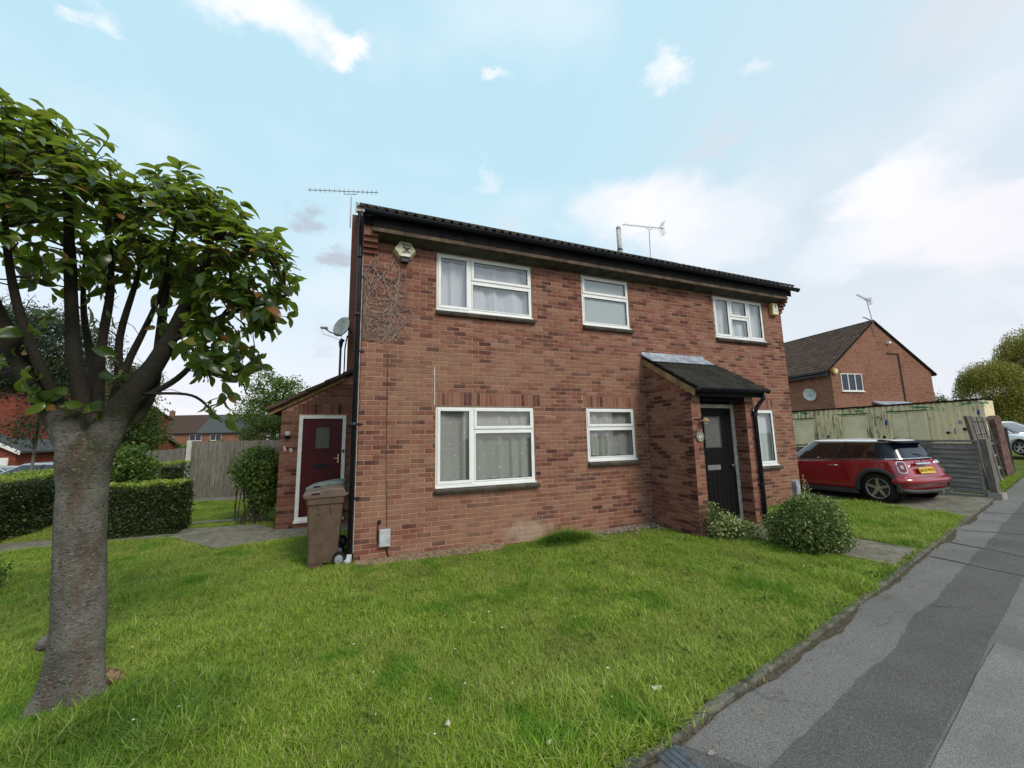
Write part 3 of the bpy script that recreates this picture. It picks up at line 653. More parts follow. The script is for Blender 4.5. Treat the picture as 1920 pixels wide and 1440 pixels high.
# other shell walls, floors and party wall
RP = .588; RY, RZ = 3.35, 5.33 + (3.35 + .28) * .588
sh = MB(); sh.prism([(.25, -.3), (7.0, -.3), (7.0, 5.2), (RY, RZ - .12), (.25, 5.4)], .004, .2, 'x'); part('side_wall', sh, 'far_brick', hs); sh = MB(); sh.prism([(.25, -.3), (7.0, -.3), (7.0, 5.2), (RY, RZ - .12), (.25, 5.4)], 9.67, 9.866, 'x')
part('side_wall', sh, 'far_brick', hs)
sh = MB(); sh.box(.2, 9.67, 6.8, 7.0, -.3, 5.2); part('rear_wall', sh, 'far_brick', hs)
sh = MB().prism([(3.06, -.3), (7.2, -.3), (7.2, 5.0), (3.35, 7.2), (3.06, 7.08)], -.262, -.001, 'x'); part('rear_side_wall', sh, 'spotted_render', hs)
sh = MB(); sh.box(.2, 9.67, .25, 6.8, 2.45, 2.65); sh.box(.2, 9.67, .25, 6.8, -.1, .1); sh.box(4.9, 5.0, .25, 6.8, .1, 2.45); sh.box(3.3, 3.4, .25, 6.8, .1, 4.95); sh.box(5.6, 5.7, .25, 6.8, .1, 4.95); sh.box(.2, 9.67, .25, 6.8, 4.95, 5.05); sh.box(.2, 9.67, 2.6, 2.7, .1, 4.95); sh.box(7.2, 7.3, .25, 2.6, .1, 4.95)
part('interior_walls', sh, 'room_dark', hs)
# roof slab, soffit, fascia, gutter
rf = MB(); y0, z0 = -.25, 5.29
rf.prism([(y0, z0 - .03), (RY, RZ - .09), (7.2, 5.15), (7.2, 5.25), (RY, RZ + .02), (y0, z0 + .03)], -.12, 10.0, 'x')
roof = part('roof', rf, 'roof_tile', hs)
def tile_mesh(w=.30, L=.42, rolls=2, h=.042, t=.016, seg=12):
    mb = MB(); n_ = seg * rolls + 1
    def prof(u): return h * (max(0, math.cos(u * rolls * 2 * math.pi)) ** 1.0) 
    for yy, lift in ((0, 0), (L, 0)):
        for k in range(n_): u = k / (n_ - 1); mb.v.append((w * u, yy, prof(u) + t))
    for k in range(n_): mb.v.append((w * k / (n_ - 1), 0, prof(k / (n_ - 1)) - .004))
    for k in range(n_ - 1): mb.f.append((k, k + 1, n_ + k + 1, n_ + k)); mb.f.append((2 * n_ + k, 2 * n_ + k + 1, k + 1, k))
    return mb
tm = mesh_from('roof_tile', tile_mesh(seg=7), 'roof_tile', False)
ang = math.atan(RP)
for r_ in range(3):
    for k in range(34):
        o = bpy.data.objects.new('roof_tile', tm); link(o, roof); d = r_ * .34
        o.location = (-.13 + k * .2985, -.30 + d * math.cos(ang), 5.315 + d * math.sin(ang) + .004 + random.uniform(0, .004)); o.rotation_euler = (ang - R_(2.2), 0, random.uniform(-.006, .006))
ridge = MB()
for k in range(23): ridge.tube([(-.12 + k * .44, RY, RZ + .0), (.31 + k * .44, RY, RZ + .0)], .115, 8)
part('ridge_tiles', ridge, 'roof_tile', roof, kind='stuff')
part('fascia', MB().box(.13, 9.78, -.262, -.24, 5.045, 5.25).box(-.1, 9.98, -.24, -.22, 5.10, 5.28), 'fascia_dark', hs)
part('fascia_trim', MB().box(.12, 9.8, -.268, -.262, 4.985, 5.045), 'fascia_wood', hs)
so = MB(); 
for a, b in ((.13, 2.2), (2.21, 4.6), (4.61, 7.1), (7.11, 9.78)): so.prism([(-.262, 4.985), (-.004, 4.935), (-.004, 4.95), (-.262, 5.0)], a, b, 'x')
part('soffit', so, 'soffit_board', hs)
def gutter(name, x0, x1, yc, zc, r, parent, joints=()):
    mb = MB(); n_ = 9
    for x in (x0, x1):
        for rr in (r, r - .005):
            for k in range(n_): a = math.pi + math.pi * k / (n_ - 1); mb.v.append((x, yc + rr * math.cos(a), zc + rr * math.sin(a) * 1.0))
    for k in range(n_ - 1): mb.f.append((k, k + 1, 2 * n_ + k + 1, 2 * n_ + k)); mb.f.append((n_ + k + 1, n_ + k, 3 * n_ + k, 3 * n_ + k + 1))
    for k in range(n_ - 1): mb.f.append((k, n_ + k, n_ + k + 1, k + 1))
    for x in (x0, x1): mb.tube([(x - .003, yc, zc - r * .42), (x + .003, yc, zc - r * .42)], r * .8, 10)
    for j in joints:
        mm = [];
        for x in (j - .03, j + .03):
            i = len(mb.v)
            for k in range(n_): a = math.pi + math.pi * k / (n_ - 1); mb.v.append((x, yc + (r + .004) * math.cos(a), zc + (r + .004) * math.sin(a)))
            mm.append(i)
        for k in range(n_ - 1): mb.f.append((mm[0] + k, mm[0] + k + 1, mm[1] + k + 1, mm[1] + k))
    return part(name, mb, 'black_plastic', parent, smooth=True)
gutter('gutter', .0, 10.1, -.335, 5.265, .062, hs, (2.0, 3.9, 5.8, 7.7, 9.6))
gutter('gutter', -.0, .02, 0, 0, .001, hs) if False else None
# white board and flaky white mortar at the left verge
part('verge_board', MB().prism([(-.30, 5.20), (3.0, 5.20 + 3.3 * RP), (3.0, 5.33 + 3.3 * RP), (-.30, 5.34)], -.14, -.118, 'x'), 'old_white', hs)
part('verge_mortar', MB().prism([(-.27, 5.26), (.15, 5.26 + .42 * RP), (.15, 5.35 + .42 * RP), (-.27, 5.345)], -.118, .02, 'x'), 'old_white', hs)
# corbels
for x0, x1 in ((.0, .215), (9.655, 9.87)):
    cb = MB(); 
    for k in range(4): cb.box(x0 + .002, x1 - .002, -.05 * (k + 1), .004, 4.71 + k * .075, 4.775 + k * .075)
    cb.box(x0 + .006, x1 - .006, -.19, .004, 5.01, 5.2); part('corbel', cb, 'brick_porch', hs)
    cm = MB();
    for k in range(4): cm.box(x0 + .01, x1 - .01, -.05 * (k + 1) + .012, .003, 4.775 + k * .075, 4.785 + k * .075)
    part('corbel_mortar', cm, 'mortar', hs)

# windows
def bar(mb, x0, x1, z0, z1, yf, yb): mb.box(x0, x1, yf, yb, z0, z1)
def frame_mb(x0, x1, z0, z1, w, yf, yb):
    mb = MB(); mb.box(x0, x1, yf, yb, z0, z0 + w); mb.box(x0, x1, yf, yb, z1 - w, z1); mb.box(x0, x0 + w, yf, yb, z0 + w, z1 - w); mb.box(x1 - w, x1, yf, yb, z0 + w, z1 - w); return mb
def bevel(o, w=.004, seg=1):
    m_ = o.modifiers.new('bevel', 'BEVEL'); m_.width = w; m_.segments = seg; m_.limit_method = 'ANGLE'; return o
def window(key, cells, cz=None, lower=False):
    x0, x1, z0, z1 = Wn[key]; zf = z0 + (.03)
    f = MB(); ow = .045; yf = .012; f = frame_mb(x0 + .004, x1 - .004, zf, z1 - .004, ow, yf + .012, yf + .07)
    f.box(x0 - .0, x1 + .0, yf - .035, yf + .06, z0 + .002, zf - .002)        # white nose sill
    for kind, a, b, c, d in cells:
        if kind == 'bar': f.box(a, b, yf + .012, yf + .068, c, d)
    w = bevel(part('window', f, 'upvc', hs), .005)
    for kind, a, b, c, d in cells:
        if kind == 'sash':
            bevel(part('sash', frame_mb(a, b, c, d, .052, yf - .004, yf + .055), 'upvc', w), .006)
            gs = frame_mb(a + .05, b - .05, c + .05, d - .05, .006, yf + .006, yf + .03); part('gasket', gs, 'black_plastic', w)
            part('pane', MB().box(a + .052, b - .052, yf + .020, yf + .026, c + .052, d - .052), 'glass', w)
        if kind == 'fixed':
            bevel(part('bead', frame_mb(a, b, c, d, .022, yf + .002, yf + .05), 'upvc', w), .004)
            part('gasket', frame_mb(a + .021, b - .021, c + .021, d - .021, .006, yf + .008, yf + .03), 'black_plastic', w)
            part('pane', MB().box(a + .022, b - .022, yf + .020, yf + .026, c + .022, d - .022), 'glass', w)
    # tile sill below
    n_ = max(2, int(round((x1 - x0 + .06) / .26))); wt = (x1 - x0 + .06) / n_; xs0 = x0 - .01
    for k in range(n_):
        T = Matrix.Translation((xs0 + wt * (k + .5), -.028, z0 - .018)) @ Matrix.Rotation(R_(14 if lower else 12), 4, 'X')
        mb = MB(); mb.box(-wt / 2 + .003, wt / 2 - .003, -.055, .06, -.022, .008, T); mb.box(-wt / 2 + .006, wt / 2 - .006, -.048, .06, -.045, -.026, T); part('sill_tile', mb, 'sill_tile', w)
    return w
def cells2(key, xm, zt, left_open=True):
    x0, x1, z0, z1 = Wn[key]; zf = z0 + .03; e = .03; t = .022
    return [('sash', x0 + e, xm - t + .004, zf + e, z1 - e), ('bar', xm - .028, xm + .028, zf + .04, z1 - .04), ('sash', xm + t - .004, x1 - e, zt, z1 - e), ('bar', xm + .03, x1 - .04, zt - .05, zt + .004), ('fixed', xm + .026, x1 - .046, zf + .046, zt - .05)]
window('bed_left', cells2('bed_left', 1.765, 4.50)); window('living', cells2('living', 1.80, 1.90), lower=True)
def cells1(key, zt):
    x0, x1, z0, z1 = Wn[key]; zf = z0 + .03; e = .03
    return [('sash', x0 + e, x1 - e, zt, z1 - e), ('bar', x0 + .04, x1 - .04, zt - .05, zt + .004), ('fixed', x0 + .046, x1 - .046, zf + .046, zt - .05)]
window('landing', cells1('landing', 4.55)); window('kitchen', cells1('kitchen', 1.92), lower=True)
x0, x1, z0, z1 = Wn['bed_right']
window('bed_right', [('sash', x0 + .03, 8.075, z0 + .06, z1 - .03), ('bar', 8.06, 8.116, z0 + .07, z1 - .04), ('sash', 8.10, 8.68, 4.48, z1 - .03), ('bar', 8.10, 8.68, 4.43, 4.484), ('fixed', 8.116, 8.664, z0 + .076, 4.43), ('bar', 8.664, 8.72, z0 + .07, z1 - .04), ('sash', 8.705, x1 - .03, z0 + .06, z1 - .03)])
x0, x1, z0, z1 = Wn['hall']
window('hall', [('sash', x0 + .03, 8.60, z0 + .06, z1 - .03), ('bar', 8.585, 8.64, z0 + .07, z1 - .04), ('sash', 8.625, x1 - .03, z0 + .06, z1 - .03)], lower=True)
def net(key, mat, lab, dz0=.05, dz1=.02, y=.115, amp=.045, seed=0):
    x0, x1, z0, z1 = Wn[key]; mb = MB(); n_ = 150; zb, zt = z0 + dz0, z1 - dz1; w = x1 - x0
    for j, z in enumerate((0, .3, .6, 1.0)):
        for k in range(n_ + 1):
            u = k / n_; x = x0 + .02 + u * (w - .04); ph = x * 19 + 3.2 * mnoise.noise((x * 1.6, seed, 0)) * 2; a = amp * (.6 + .7 * (1 - z)) * (.6 + mnoise.noise((x * 1.3, seed + 3, z)))
            hem = (.014 * math.sin(ph * .5) + .012 * mnoise.noise((x * 3, seed, 9))) * (z == 0)
            mb.v.append((x - x0, a * math.sin(ph) + .3 * a * math.sin(ph * 2.3 + z), (zt - zb) * z + hem))
    for j in range(3):
        for k in range(n_): a = j * (n_ + 1) + k; mb.f.append((a, a + 1, a + n_ + 2, a + n_ + 1))
    o = part('net_curtain', mb, mat, smooth=True); o.location = (x0, y, zb); tag(o, lab, 'curtain', 'net curtains'); return o
net('bed_left', 'net_white', 'spotted white net curtain in the upstairs window beside the alarm box', .07, .12, seed=1)
net('living', 'net_grey', 'greyish spotted net curtain in the largest ground floor window', .09, .02, seed=2)
net('kitchen', 'net_grey', 'greyish spotted net curtain in the small ground floor window left of the porch', .10, .02, seed=3)
net('bed_right', 'net_plain', 'plain white net curtain in the three light upstairs window on the right', .07, .02, seed=4, amp=.03)
net('hall', 'net_plain', 'plain pale net curtain in the ground floor window right of the porch', .07, .02, seed=5, amp=.03)
part('obscured_screen', MB().box(4.09, 5.11, .06, .066, 3.95, 4.90), 'blind_grey', hs)

# downpipes
def pipe(pts, r=.034, n_=12): return MB().tube(pts, r, n_)
dp = pipe([(-.045, -.335, 5.22), (-.045, -.335, 5.14), (-.05, -.25, 5.02), (-.05, -.06, 4.86), (-.05, -.045, 4.75), (-.05, -.045, .12)])
for z in (4.6, 3.65, 1.95): dp.tube([(-.05, -.045, z), (-.05, -.045, z + .07)], .042, 12)
d_ = part('downpipe', dp, 'black_plastic', hs, smooth=True)
cl = MB()
for z in (1.98, .9, 3.1, 4.3): cl.box(-.10, .045, -.02, .002, z, z + .03).cyl((.055, -.006, z + .015), .012, -.012, .012, 8, 'y')
part('pipe_clip', cl, 'black_plastic', d_); part('pipe_shoe', MB().tube([(-.05, -.045, .15), (-.06, -.06, .07), (-.09, -.10, .05)], [.036, .042, .05], 12), 'meter_grey', d_, smooth=True)
part('corner_cable', MB().tube([(-.004, -.004, 4.7), (.02, -.006, 3.4), (.012, -.006, 2.5), (.028, -.006, 2.35), (.01, -.006, 2.1), (.02, -.006, 1.5), (.004, -.006, 1.2)], .005, 5), 'wood_rust', hs)
part('corner_seal', MB().box(-.006, .002, -.012, .0, .15, 4.7), 'old_white', hs)

# porch
pc = MB(); 
pc.prism([(-.004, -.2), (-1.112, -.2), (-1.112, 2.45), (-1.10, 2.50), (-.004, 3.22)], PX0 + .008, PX0 + .215, 'x')
pc.box(PX0 + .008, PX0 + .222, PY + .006, PY + .2, -.2, 2.4); pc.box(6.806, PX1 - .006, PY + .006, -.004, -.2, 2.42)
pc.prism([(-.004, 2.2), (-1.10, 2.2), (-1.10, 2.50), (-.004, 3.22)], PX1 - .21, PX1 - .006, 'x')
pw = part('porch_wall', pc, 'mortar', hs)
part('porch_soffit', MB().box(PX0 + .2, 6.82, PY + .02, -.02, 2.38, 2.42).box(PX0 + .21, 6.81, -.80, -.02, 2.25, 2.38), 'fascia_dark', hs)
dr = frame_mb(5.66, 6.80, .10, 2.30, .07, -.87, -.80); dfm = part('door_frame', dr, 'old_white', hs)
DX0, DX1 = 5.735, 6.725
dm = MB(); dm.box(DX0, DX1, -.845, -.80, .17, 2.225)
for k in range(9): x = DX0 + .06 + k * .108; dm.box(x, x + .1, -.853, -.846, .25, 1.05)
dm.box(DX0 + .03, DX0 + .14, -.853, -.846, 1.3, 2.15); dm.box(DX1 - .14, DX1 - .03, -.853, -.846, 1.3, 2.15)
door61 = part('door', dm, 'black_paint', hs, label='black front door of the porch')
gxa, gxb = 6.02, 6.40
part('door_pane', MB().box(gxa, gxb, -.856, -.850, 1.50, 2.05), 'door_glass', door61); part('glazing_bead', frame_mb(gxa - .02, gxb + .02, 1.48, 2.07, .022, -.862, -.85), 'grey_plastic', door61)
part('letter_plate', MB().box(6.02, 6.34, -.858, -.846, 1.08, 1.17).box(6.05, 6.31, -.864, -.858, 1.10, 1.145), 'thin_metal', door61)
part('door_knob', MB().tube([(6.62, -.846, 1.15), (6.62, -.90, 1.15)], [.012, .022], 10), 'thin_metal', door61)
part('door_step', MB().box(5.68, 6.80, -1.16, -.80, -.05, .10), 'concrete', hs)
# porch roof
pr_ = MB(); psl = math.atan(slope); pr_.prism([(-.004, 3.27), (-.004, 3.31), (-1.30, 3.31 - 1.30 * slope), (-1.30, 3.27 - 1.30 * slope)], PX0 - .03, PX1 + .10, 'x')
proof = part('porch_roof', pr_, 'roof_tile', hs)
for r_ in range(5):
    for k in range(6):
        o = bpy.data.objects.new('roof_tile', tm); link(o, proof); d = r_ * .315
        o.location = (PX0 - .05 + k * .292, -1.335 + d * math.cos(psl), 3.325 - 1.335 * slope + d * math.sin(psl) + random.uniform(0, .004)); o.rotation_euler = (psl - R_(2.6), 0, random.uniform(-.008, .008)); o.scale = (.973, 1, 1)
part('flashing', MB().prism([(-.004, 3.44), (-.015, 3.44), (-.022, 3.385), (-.30, 3.215), (-.30, 3.20), (-.004, 3.365)], PX0 - .06, PX1 + .06, 'x'), 'lead', proof)
part('bargeboard', MB().prism([(.0, 3.18), (-1.24, 3.18 - 1.24 * slope), (-1.28, 3.30 - 1.28 * slope), (.0, 3.30)], PX0 - .035, PX0 - .012, 'x'), 'verge_wood', hs)
part('porch_fascia', MB().box(PX0 + .0, PX1 + .09, -1.27, -1.25, 2.40, 2.53), 'fascia_dark', hs)
part('porch_lintel', MB().box(PX0 + .21, 6.82, -1.11, -1.06, 2.33, 2.42), 'fascia_dark', hs)
gutter('porch_gutter', PX0 - .04, PX1 + .16, -1.325, 2.535, .055, hs, (5.85, 6.9))
pdp = part('porch_downpipe', pipe([(PX1 + .04, -1.325, 2.50), (PX1 + .04, -1.30, 2.38), (PX1 - .03, -1.2, 2.22), (PX1 - .04, -1.165, 2.1), (PX1 - .04, -1.165, .05)]), 'black_plastic', hs, smooth=True)
part('pipe_clip', MB().box(PX1 - .10, PX1 + .02, -1.15, -1.12, .78, .81).cyl((PX1 - .04, -1.165, 2.06), .042, 0, .09, 12).cyl((PX1 - .04, -1.165, .78), .042, 0, .05, 12), 'black_plastic', pdp)

# extension
ex = MB(); ex.prism([(-1.463, -.2), (-1.14, -.2), (-1.14, 2.30), (-.22, 2.30), (-.22, -.2), (-.004, -.2), (-.004, 3.27), (-1.463, 2.46)], 3.007, 3.2, 'y')
part('extension_wall', ex, 'mortar_red', hs)
part('extension_side', MB().box(-1.463, -1.25, 3.21, 6.5, -.2, 2.42).box(-1.25, -.27, 6.3, 6.5, -.2, 2.42).box(-1.25, -.27, 3.21, 6.3, -.05, .02), 'far_brick_red', hs)
er = MB(); er.prism([(-1.72, 2.36), (-.0, 3.305), (-.0, 3.38), (-1.72, 2.43)], 2.90, 6.6, 'y'); exr = part('extension_roof', er, 'roof_tile_brown', hs)
vt = MB()
for k in range(5):
    a = -1.73 + k * .35; z = 2.44 + k * .35 * .55; T = Matrix.Translation((a, 0, z)) @ Matrix.Rotation(-math.atan(.55) + R_(2.5), 4, 'Y')
    part('verge_tile', MB().box(0, .42, 2.86, 3.15, -.045, .018, T), 'roof_tile_brown', exr)
part('verge_board', MB().prism([(-1.70, 2.29), (-.27, 3.08), (-.27, 3.16), (-1.70, 2.38)], 2.955, 2.985, 'y'), 'verge_wood', hs)
ed = part('door_frame', frame_mb(-1.135, -.225, .14, 2.30, .07, 2.98, 3.06), 'white_paint', hs); part('door_sill', MB().box(-1.15, -.21, 2.95, 3.05, .10, .15), 'white_paint', ed)
part('plinth', MB().box(-1.15, -.21, 2.985, 3.06, -.05, .098), 'brick_red', hs)
d59 = MB(); d59.box(-1.062, -.298, 3.02, 3.06, .165, 2.228)
for k in range(7): x = -1.05 + k * .106; d59.box(x, x + .100, 3.013, 3.02, .18, 2.22)
door59 = part('door', d59, 'door_red', hs, label='dark red front door with a small window')
part('door_pane', MB().box(-.81, -.55, 3.005, 3.012, 1.60, 2.04), 'door_glass', door59); part('glazing_bead', frame_mb(-.84, -.52, 1.57, 2.07, .028, 2.998, 3.012), 'door_red', door59)
part('letter_plate', MB().box(-.83, -.54, 3.0, 3.012, 1.18, 1.27), 'black_plastic', door59)
part('door_handle', MB().box(-.375, -.345, 2.99, 3.012, 1.28, 1.46).box(-.44, -.35, 2.965, 2.99, 1.37, 1.39), 'chrome', door59)
part('doorbell', MB().box(-.285, -.245, 2.965, 2.979, 1.50, 1.56).cyl((-.265, 2.96, 1.53), .01, -.006, .006, 8, 'y'), 'grey_plastic', hs)

# lay every brick: nearest 300 whole bricks of the front wall become objects, the rest one mesh per wall colour
full = [b for b in ALLB if abs(b[1] - .215) < 1e-6 and b[3] == 'brick' and b[2] == (1, 0) and b[0][1] == 0]
def show(b): v = Vector(b[0]) - CAM; return v.length / max(.2, abs(v.normalized().y))
full.sort(key=show); pick = set(id(b) for b in full[:300]); bme = mesh_from('brick', brick_mesh(.215), 'brick')
rest = {}
for b in ALLB:
    jy, jr = random.uniform(-.0015, .003), random.uniform(-.006, .006)
    if id(b) in pick:
        o = bpy.data.objects.new('brick', bme); link(o, front); o.location = (b[0][0], b[0][1] + jy, b[0][2]); o.rotation_euler = (0, jr, 0); continue
    mb = rest.setdefault(b[3], MB()); a = math.atan2(b[2][1], b[2][0]); T = Matrix.Translation(b[0]) @ Matrix.Rotation(a, 4, 'Z') @ Matrix.Translation((0, jy, 0)) @ Matrix.Rotation(jr, 4, 'Y')
    q = brick_mesh(b[1]); i = len(mb.v); mb.v += [tuple(T @ Vector(v)) for v in q.v]; mb.f += [tuple(i + k for k in f) for f in q.f]
for k, mb in rest.items(): part('brickwork', mb, k, hs, kind='stuff')

# ------------------------------------------------------------------ things fixed to or standing by the house
# alarm box, hexagonal
t = thing('alarm_box', 'weathered cream hexagonal alarm box under the eaves by the creeper', 'alarm box', (.635, 0, 4.83))
def hexo(cx, cz, rx, rz, y0, y1, tx=1.0, n_=8, rot=0):
    mb = MB(); a0 = [(cx + rx * math.cos(rot + 2 * math.pi * k / n_), cz + rz * math.sin(rot + 2 * math.pi * k / n_)) for k in range(n_)]
    mb.v = [(x, y1, z) for x, z in a0] + [(cx + (x - cx) * tx, y0, cz + (z - cz) * tx) for x, z in a0]; mb.f = [tuple(range(n_, 2 * n_))[::-1] if False else tuple(range(n_, 2 * n_))] + [(k, (k + 1) % n_, n_ + (k + 1) % n_, n_ + k) for k in range(n_)]; return mb
ab = part('casing', hexo(.635, 4.83, .19, .165, -.115, -.004, .86, 6, 0), 'dirty_cream', t)
text('AAA', .072, Matrix.Translation((.655, -.117, 4.905)) @ FRONT, 'print_black', t); 
em = MB(); 
for a, b, c, d in (((.60), (.71), 4.845, 4.86), (.625, .685, 4.80, 4.815), (.585, .72, 4.772, 4.781)): em.box(a, b, -.119, -.1155, c, d)
em.tube([(.61, -.118, 4.87), (.66, -.118, 4.83), (.70, -.118, 4.785)], .006, 5).tube([(.70, -.118, 4.86), (.64, -.118, 4.79)], .005, 5); part('emblem', em, 'print_black', t)
part('label_strip', MB().box(.57, .71, -.1185, -.1155, 4.712, 4.742), 'sticker', t); part('strobe', MB().box(.575, .695, -.10, -.02, 4.63, 4.68), 'black_plastic', t)
t = thing('alarm_box', 'yellowed square alarm box under the right end of the eaves', 'alarm box', (9.52, 0, 4.78))
mb = MB().box(9.44, 9.66, -.10, -.004, 4.62, 4.93); bevel(part('casing', mb, 'yellow_box', t), .01)
part('label', MB().box(9.47, 9.63, -.1025, -.1005, 4.65, 4.91), 'sticker', t)
em = MB().box(9.49, 9.61, -.105, -.103, 4.775, 4.782).box(9.51, 9.61, -.105, -.103, 4.74, 4.748).box(9.51, 9.61, -.105, -.103, 4.70, 4.708).face([(9.52, -.104, 4.81), (9.57, -.104, 4.81), (9.56, -.104, 4.86), (9.545, -.104, 4.89), (9.54, -.104, 4.85)]); part('print', em, 'print_black', t)
# aerials
def aerial(label, base, mast, boom_a, boom_b, n_el, el, base_bits=None, refl=True, group='television aerials', rm=.013):
    t = thing('tv_aerial', label, 'aerial', base, 0, group); b = Vector(base); top = Vector(mast)
    part('mast', MB().tube([b, top], rm, 7), 'thin_metal', t)
    A, B = Vector(boom_a), Vector(boom_b); d = (B - A).normalized(); s = d.cross(Vector((0, 0, 1))).normalized()
    part('boom', MB().tube([A, B], rm * .7, 6), 'thin_metal', t)
    mid = top + Vector((0, 0, .0)); near = A + d * (mid - A).dot(d)
    part('clamp', MB().tube([near - d * .14, near - d * .14 - Vector((0, 0, .07)), near + d * .14 - Vector((0, 0, .07)), near + d * .14], rm * .55, 6), 'thin_metal', t)
    L_ = (B - A).length; e = MB()
    for k in range(n_el): c = A + d * L_ * (k + .5) / n_el; w = el * (.75 + .25 * k / n_el); e.tube([c - s * w + Vector((0, 0, .0)), c + s * w], rm * .4, 5); e.tube([c, c + Vector((0, 0, .05))], rm * .35, 4)
    part('elements', e, 'thin_metal', t)
    if refl:
        r = MB(); C_ = A + d * L_ * .93
        for q in (-1, 1):
            for k in range(5): o = C_ + Vector((0, 0, q * (.05 + .05 * k))) + d * .02 * k; r.tube([o - s * .14, o + s * .14], rm * .4, 4)
            r.tube([C_, C_ + Vector((0, 0, q * .26)) + d * .1], rm * .5, 5)
        part('reflector', r, 'thin_metal', t)
    return t
aerial('long thin television aerial on a pole at the left gable', (-.30, 2.99, 6.7), (-.30, 2.99, 7.47), (-1.22, 2.99, 7.44), (.30, 2.99, 7.72), 15, .10, refl=False)
aerial('television aerial behind the roof beside the pale flue pipe', (9.49, 4, 7.2), (9.55, 4, 9.05), (8.38, 4.0, 9.02), (10.25, 4.0, 9.22), 12, .10)
fl = thing('flue_pipe', 'pale grey flue pipe standing above the main roof', 'flue', (7.42, 3, 7.0))
part('pipe', MB().tube([(7.42, 3, 6.9), (7.40, 3, 8.12)], .075, 14), 'old_white', fl, smooth=True); part('cap', MB().tube([(7.40, 3, 8.10), (7.40, 3, 8.19), (7.40, 3, 8.23)], [.078, .07, .03], 14), 'old_white', fl, smooth=True); part('collar', MB().cyl((7.413, 3, 7.42), .085, 0, .045, 14), 'black_plastic', fl)
# satellite dish on the left gable
t = thing('satellite_dish', 'round pale satellite dish on the left side of the house above the lean-to', 'satellite dish', (-.30, 2.6, 4.1))
def dish(c, R, nrm, depth=.07):
    mb = MB(); nrm = Vector(nrm).normalized(); u = nrm.cross(Vector((0, 0, 1))).normalized(); v = u.cross(nrm); rings = 5; n_ = 28; c = Vector(c); mb.v.append(tuple(c - nrm * depth))
    for r in range(1, rings + 1):
        q = r / rings
        for k in range(n_): a = 2 * math.pi * k / n_; mb.v.append(tuple(c + (u * math.cos(a) * .92 + v * math.sin(a)) * R * q - nrm * depth * (1 - q * q)))
    for k in range(n_): mb.f.append((0, 1 + k, 1 + (k + 1) % n_))
    for r in range(rings - 1):
        for k in range(n_): a = 1 + r * n_ + k; b = 1 + r * n_ + (k + 1) % n_; mb.f.append((a, a + n_, b + n_, b))
    return mb
DN = (-.62, -.70, .28); dc = Vector((-.385, 2.62, 4.20))
o = part('reflector', dish(dc, .235, DN), 'old_white', t, smooth=True); s_ = o.modifiers.new('s', 'SOLIDIFY'); s_.thickness = .006
o = part('back_shell', dish(dc - Vector(DN).normalized() * .012, .243, DN, .075), 'black_plastic', t, smooth=True); s_ = o.modifiers.new('s', 'SOLIDIFY'); s_.thickness = .012; s_.offset = -1
part('arm', MB().tube([dc + Vector((.02, 0, -.22)), dc + Vector((-.20, -.16, -.19)), dc + Vector((-.32, -.30, -.14))], .012, 7), 'black_plastic', t)
part('feed_horn', MB().tube([dc + Vector((-.26, -.24, -.13)), dc + Vector((-.37, -.34, -.15))], [.03, .022], 10), 'meter_grey', t)
part('bracket', MB().tube([dc + Vector((.07, .08, -.03)), dc + Vector((.17, .05, -.03)), dc + Vector((.20, .40, -.03))], .018, 8), 'black_plastic', t)
part('cable', MB().tube([dc + Vector((-.36, -.33, -.17)), dc + Vector((-.32, -.28, -.27)), dc + Vector((-.16, -.14, -.28)), dc + Vector((-.02, -.02, -.31)), dc + Vector((.06, .0, -.29))], .004, 5), 'thin_metal', t)
# soil pipe beside it
t = thing('soil_pipe', 'pair of black pipes rising above the lean-to roof below the dish', 'pipe', (-.40, 3.05, 3.2))
part('pipe', MB().tube([(-.40, 3.05, 3.1), (-.40, 3.05, 3.85)], .024, 8), 'black_plastic', t); part('hopper', MB().tube([(-.40, 3.05, 3.82), (-.40, 3.05, 3.95), (-.36, 3.05, 4.02)], [.03, .05, .05], 8), 'black_plastic', t); part('pipe', MB().tube([(-.31, 3.03, 3.2), (-.31, 3.03, 3.8), (-.29, 3.0, 3.95), (-.27, 3.0, 4.1)], .014, 7), 'fascia_dark', t)
# meter / junction box with cables
t = thing('cable_box', 'small grey utility box low on the wall left of the big window', 'utility box', (.41, 0, .2))
bevel(part('casing', MB().box(.345, .505, -.075, -.002, .195, .445), 'meter_grey', t), .014); part('cable_entry', MB().cyl((.345, -.006, .545), .028, -.012, .006, 12, 'y'), 'rubber', t)
part('cable', MB().tube([(.345, -.012, .54), (.325, -.02, .50), (.325, -.02, .30), (.37, -.02, .19)], .008, 6).tube([(.44, -.012, .20), (.47, -.018, .10), (.50, -.02, .0)], .009, 6), 'rubber', t)
part('cable', MB().tube([(.412, -.009, 3.10), (.418, -.009, 2.2), (.43, -.009, 1.3), (.455, -.009, .44)], .006, 6), 'wood_rust', t)
tag(part('wall_cable', MB().tube([(1.145, -.006, 2.92), (1.15, -.006, 2.5), (1.15, -.006, 2.3)], .006, 6), 'white_paint'), 'short white cable running down the wall to the big window corner', 'cable')
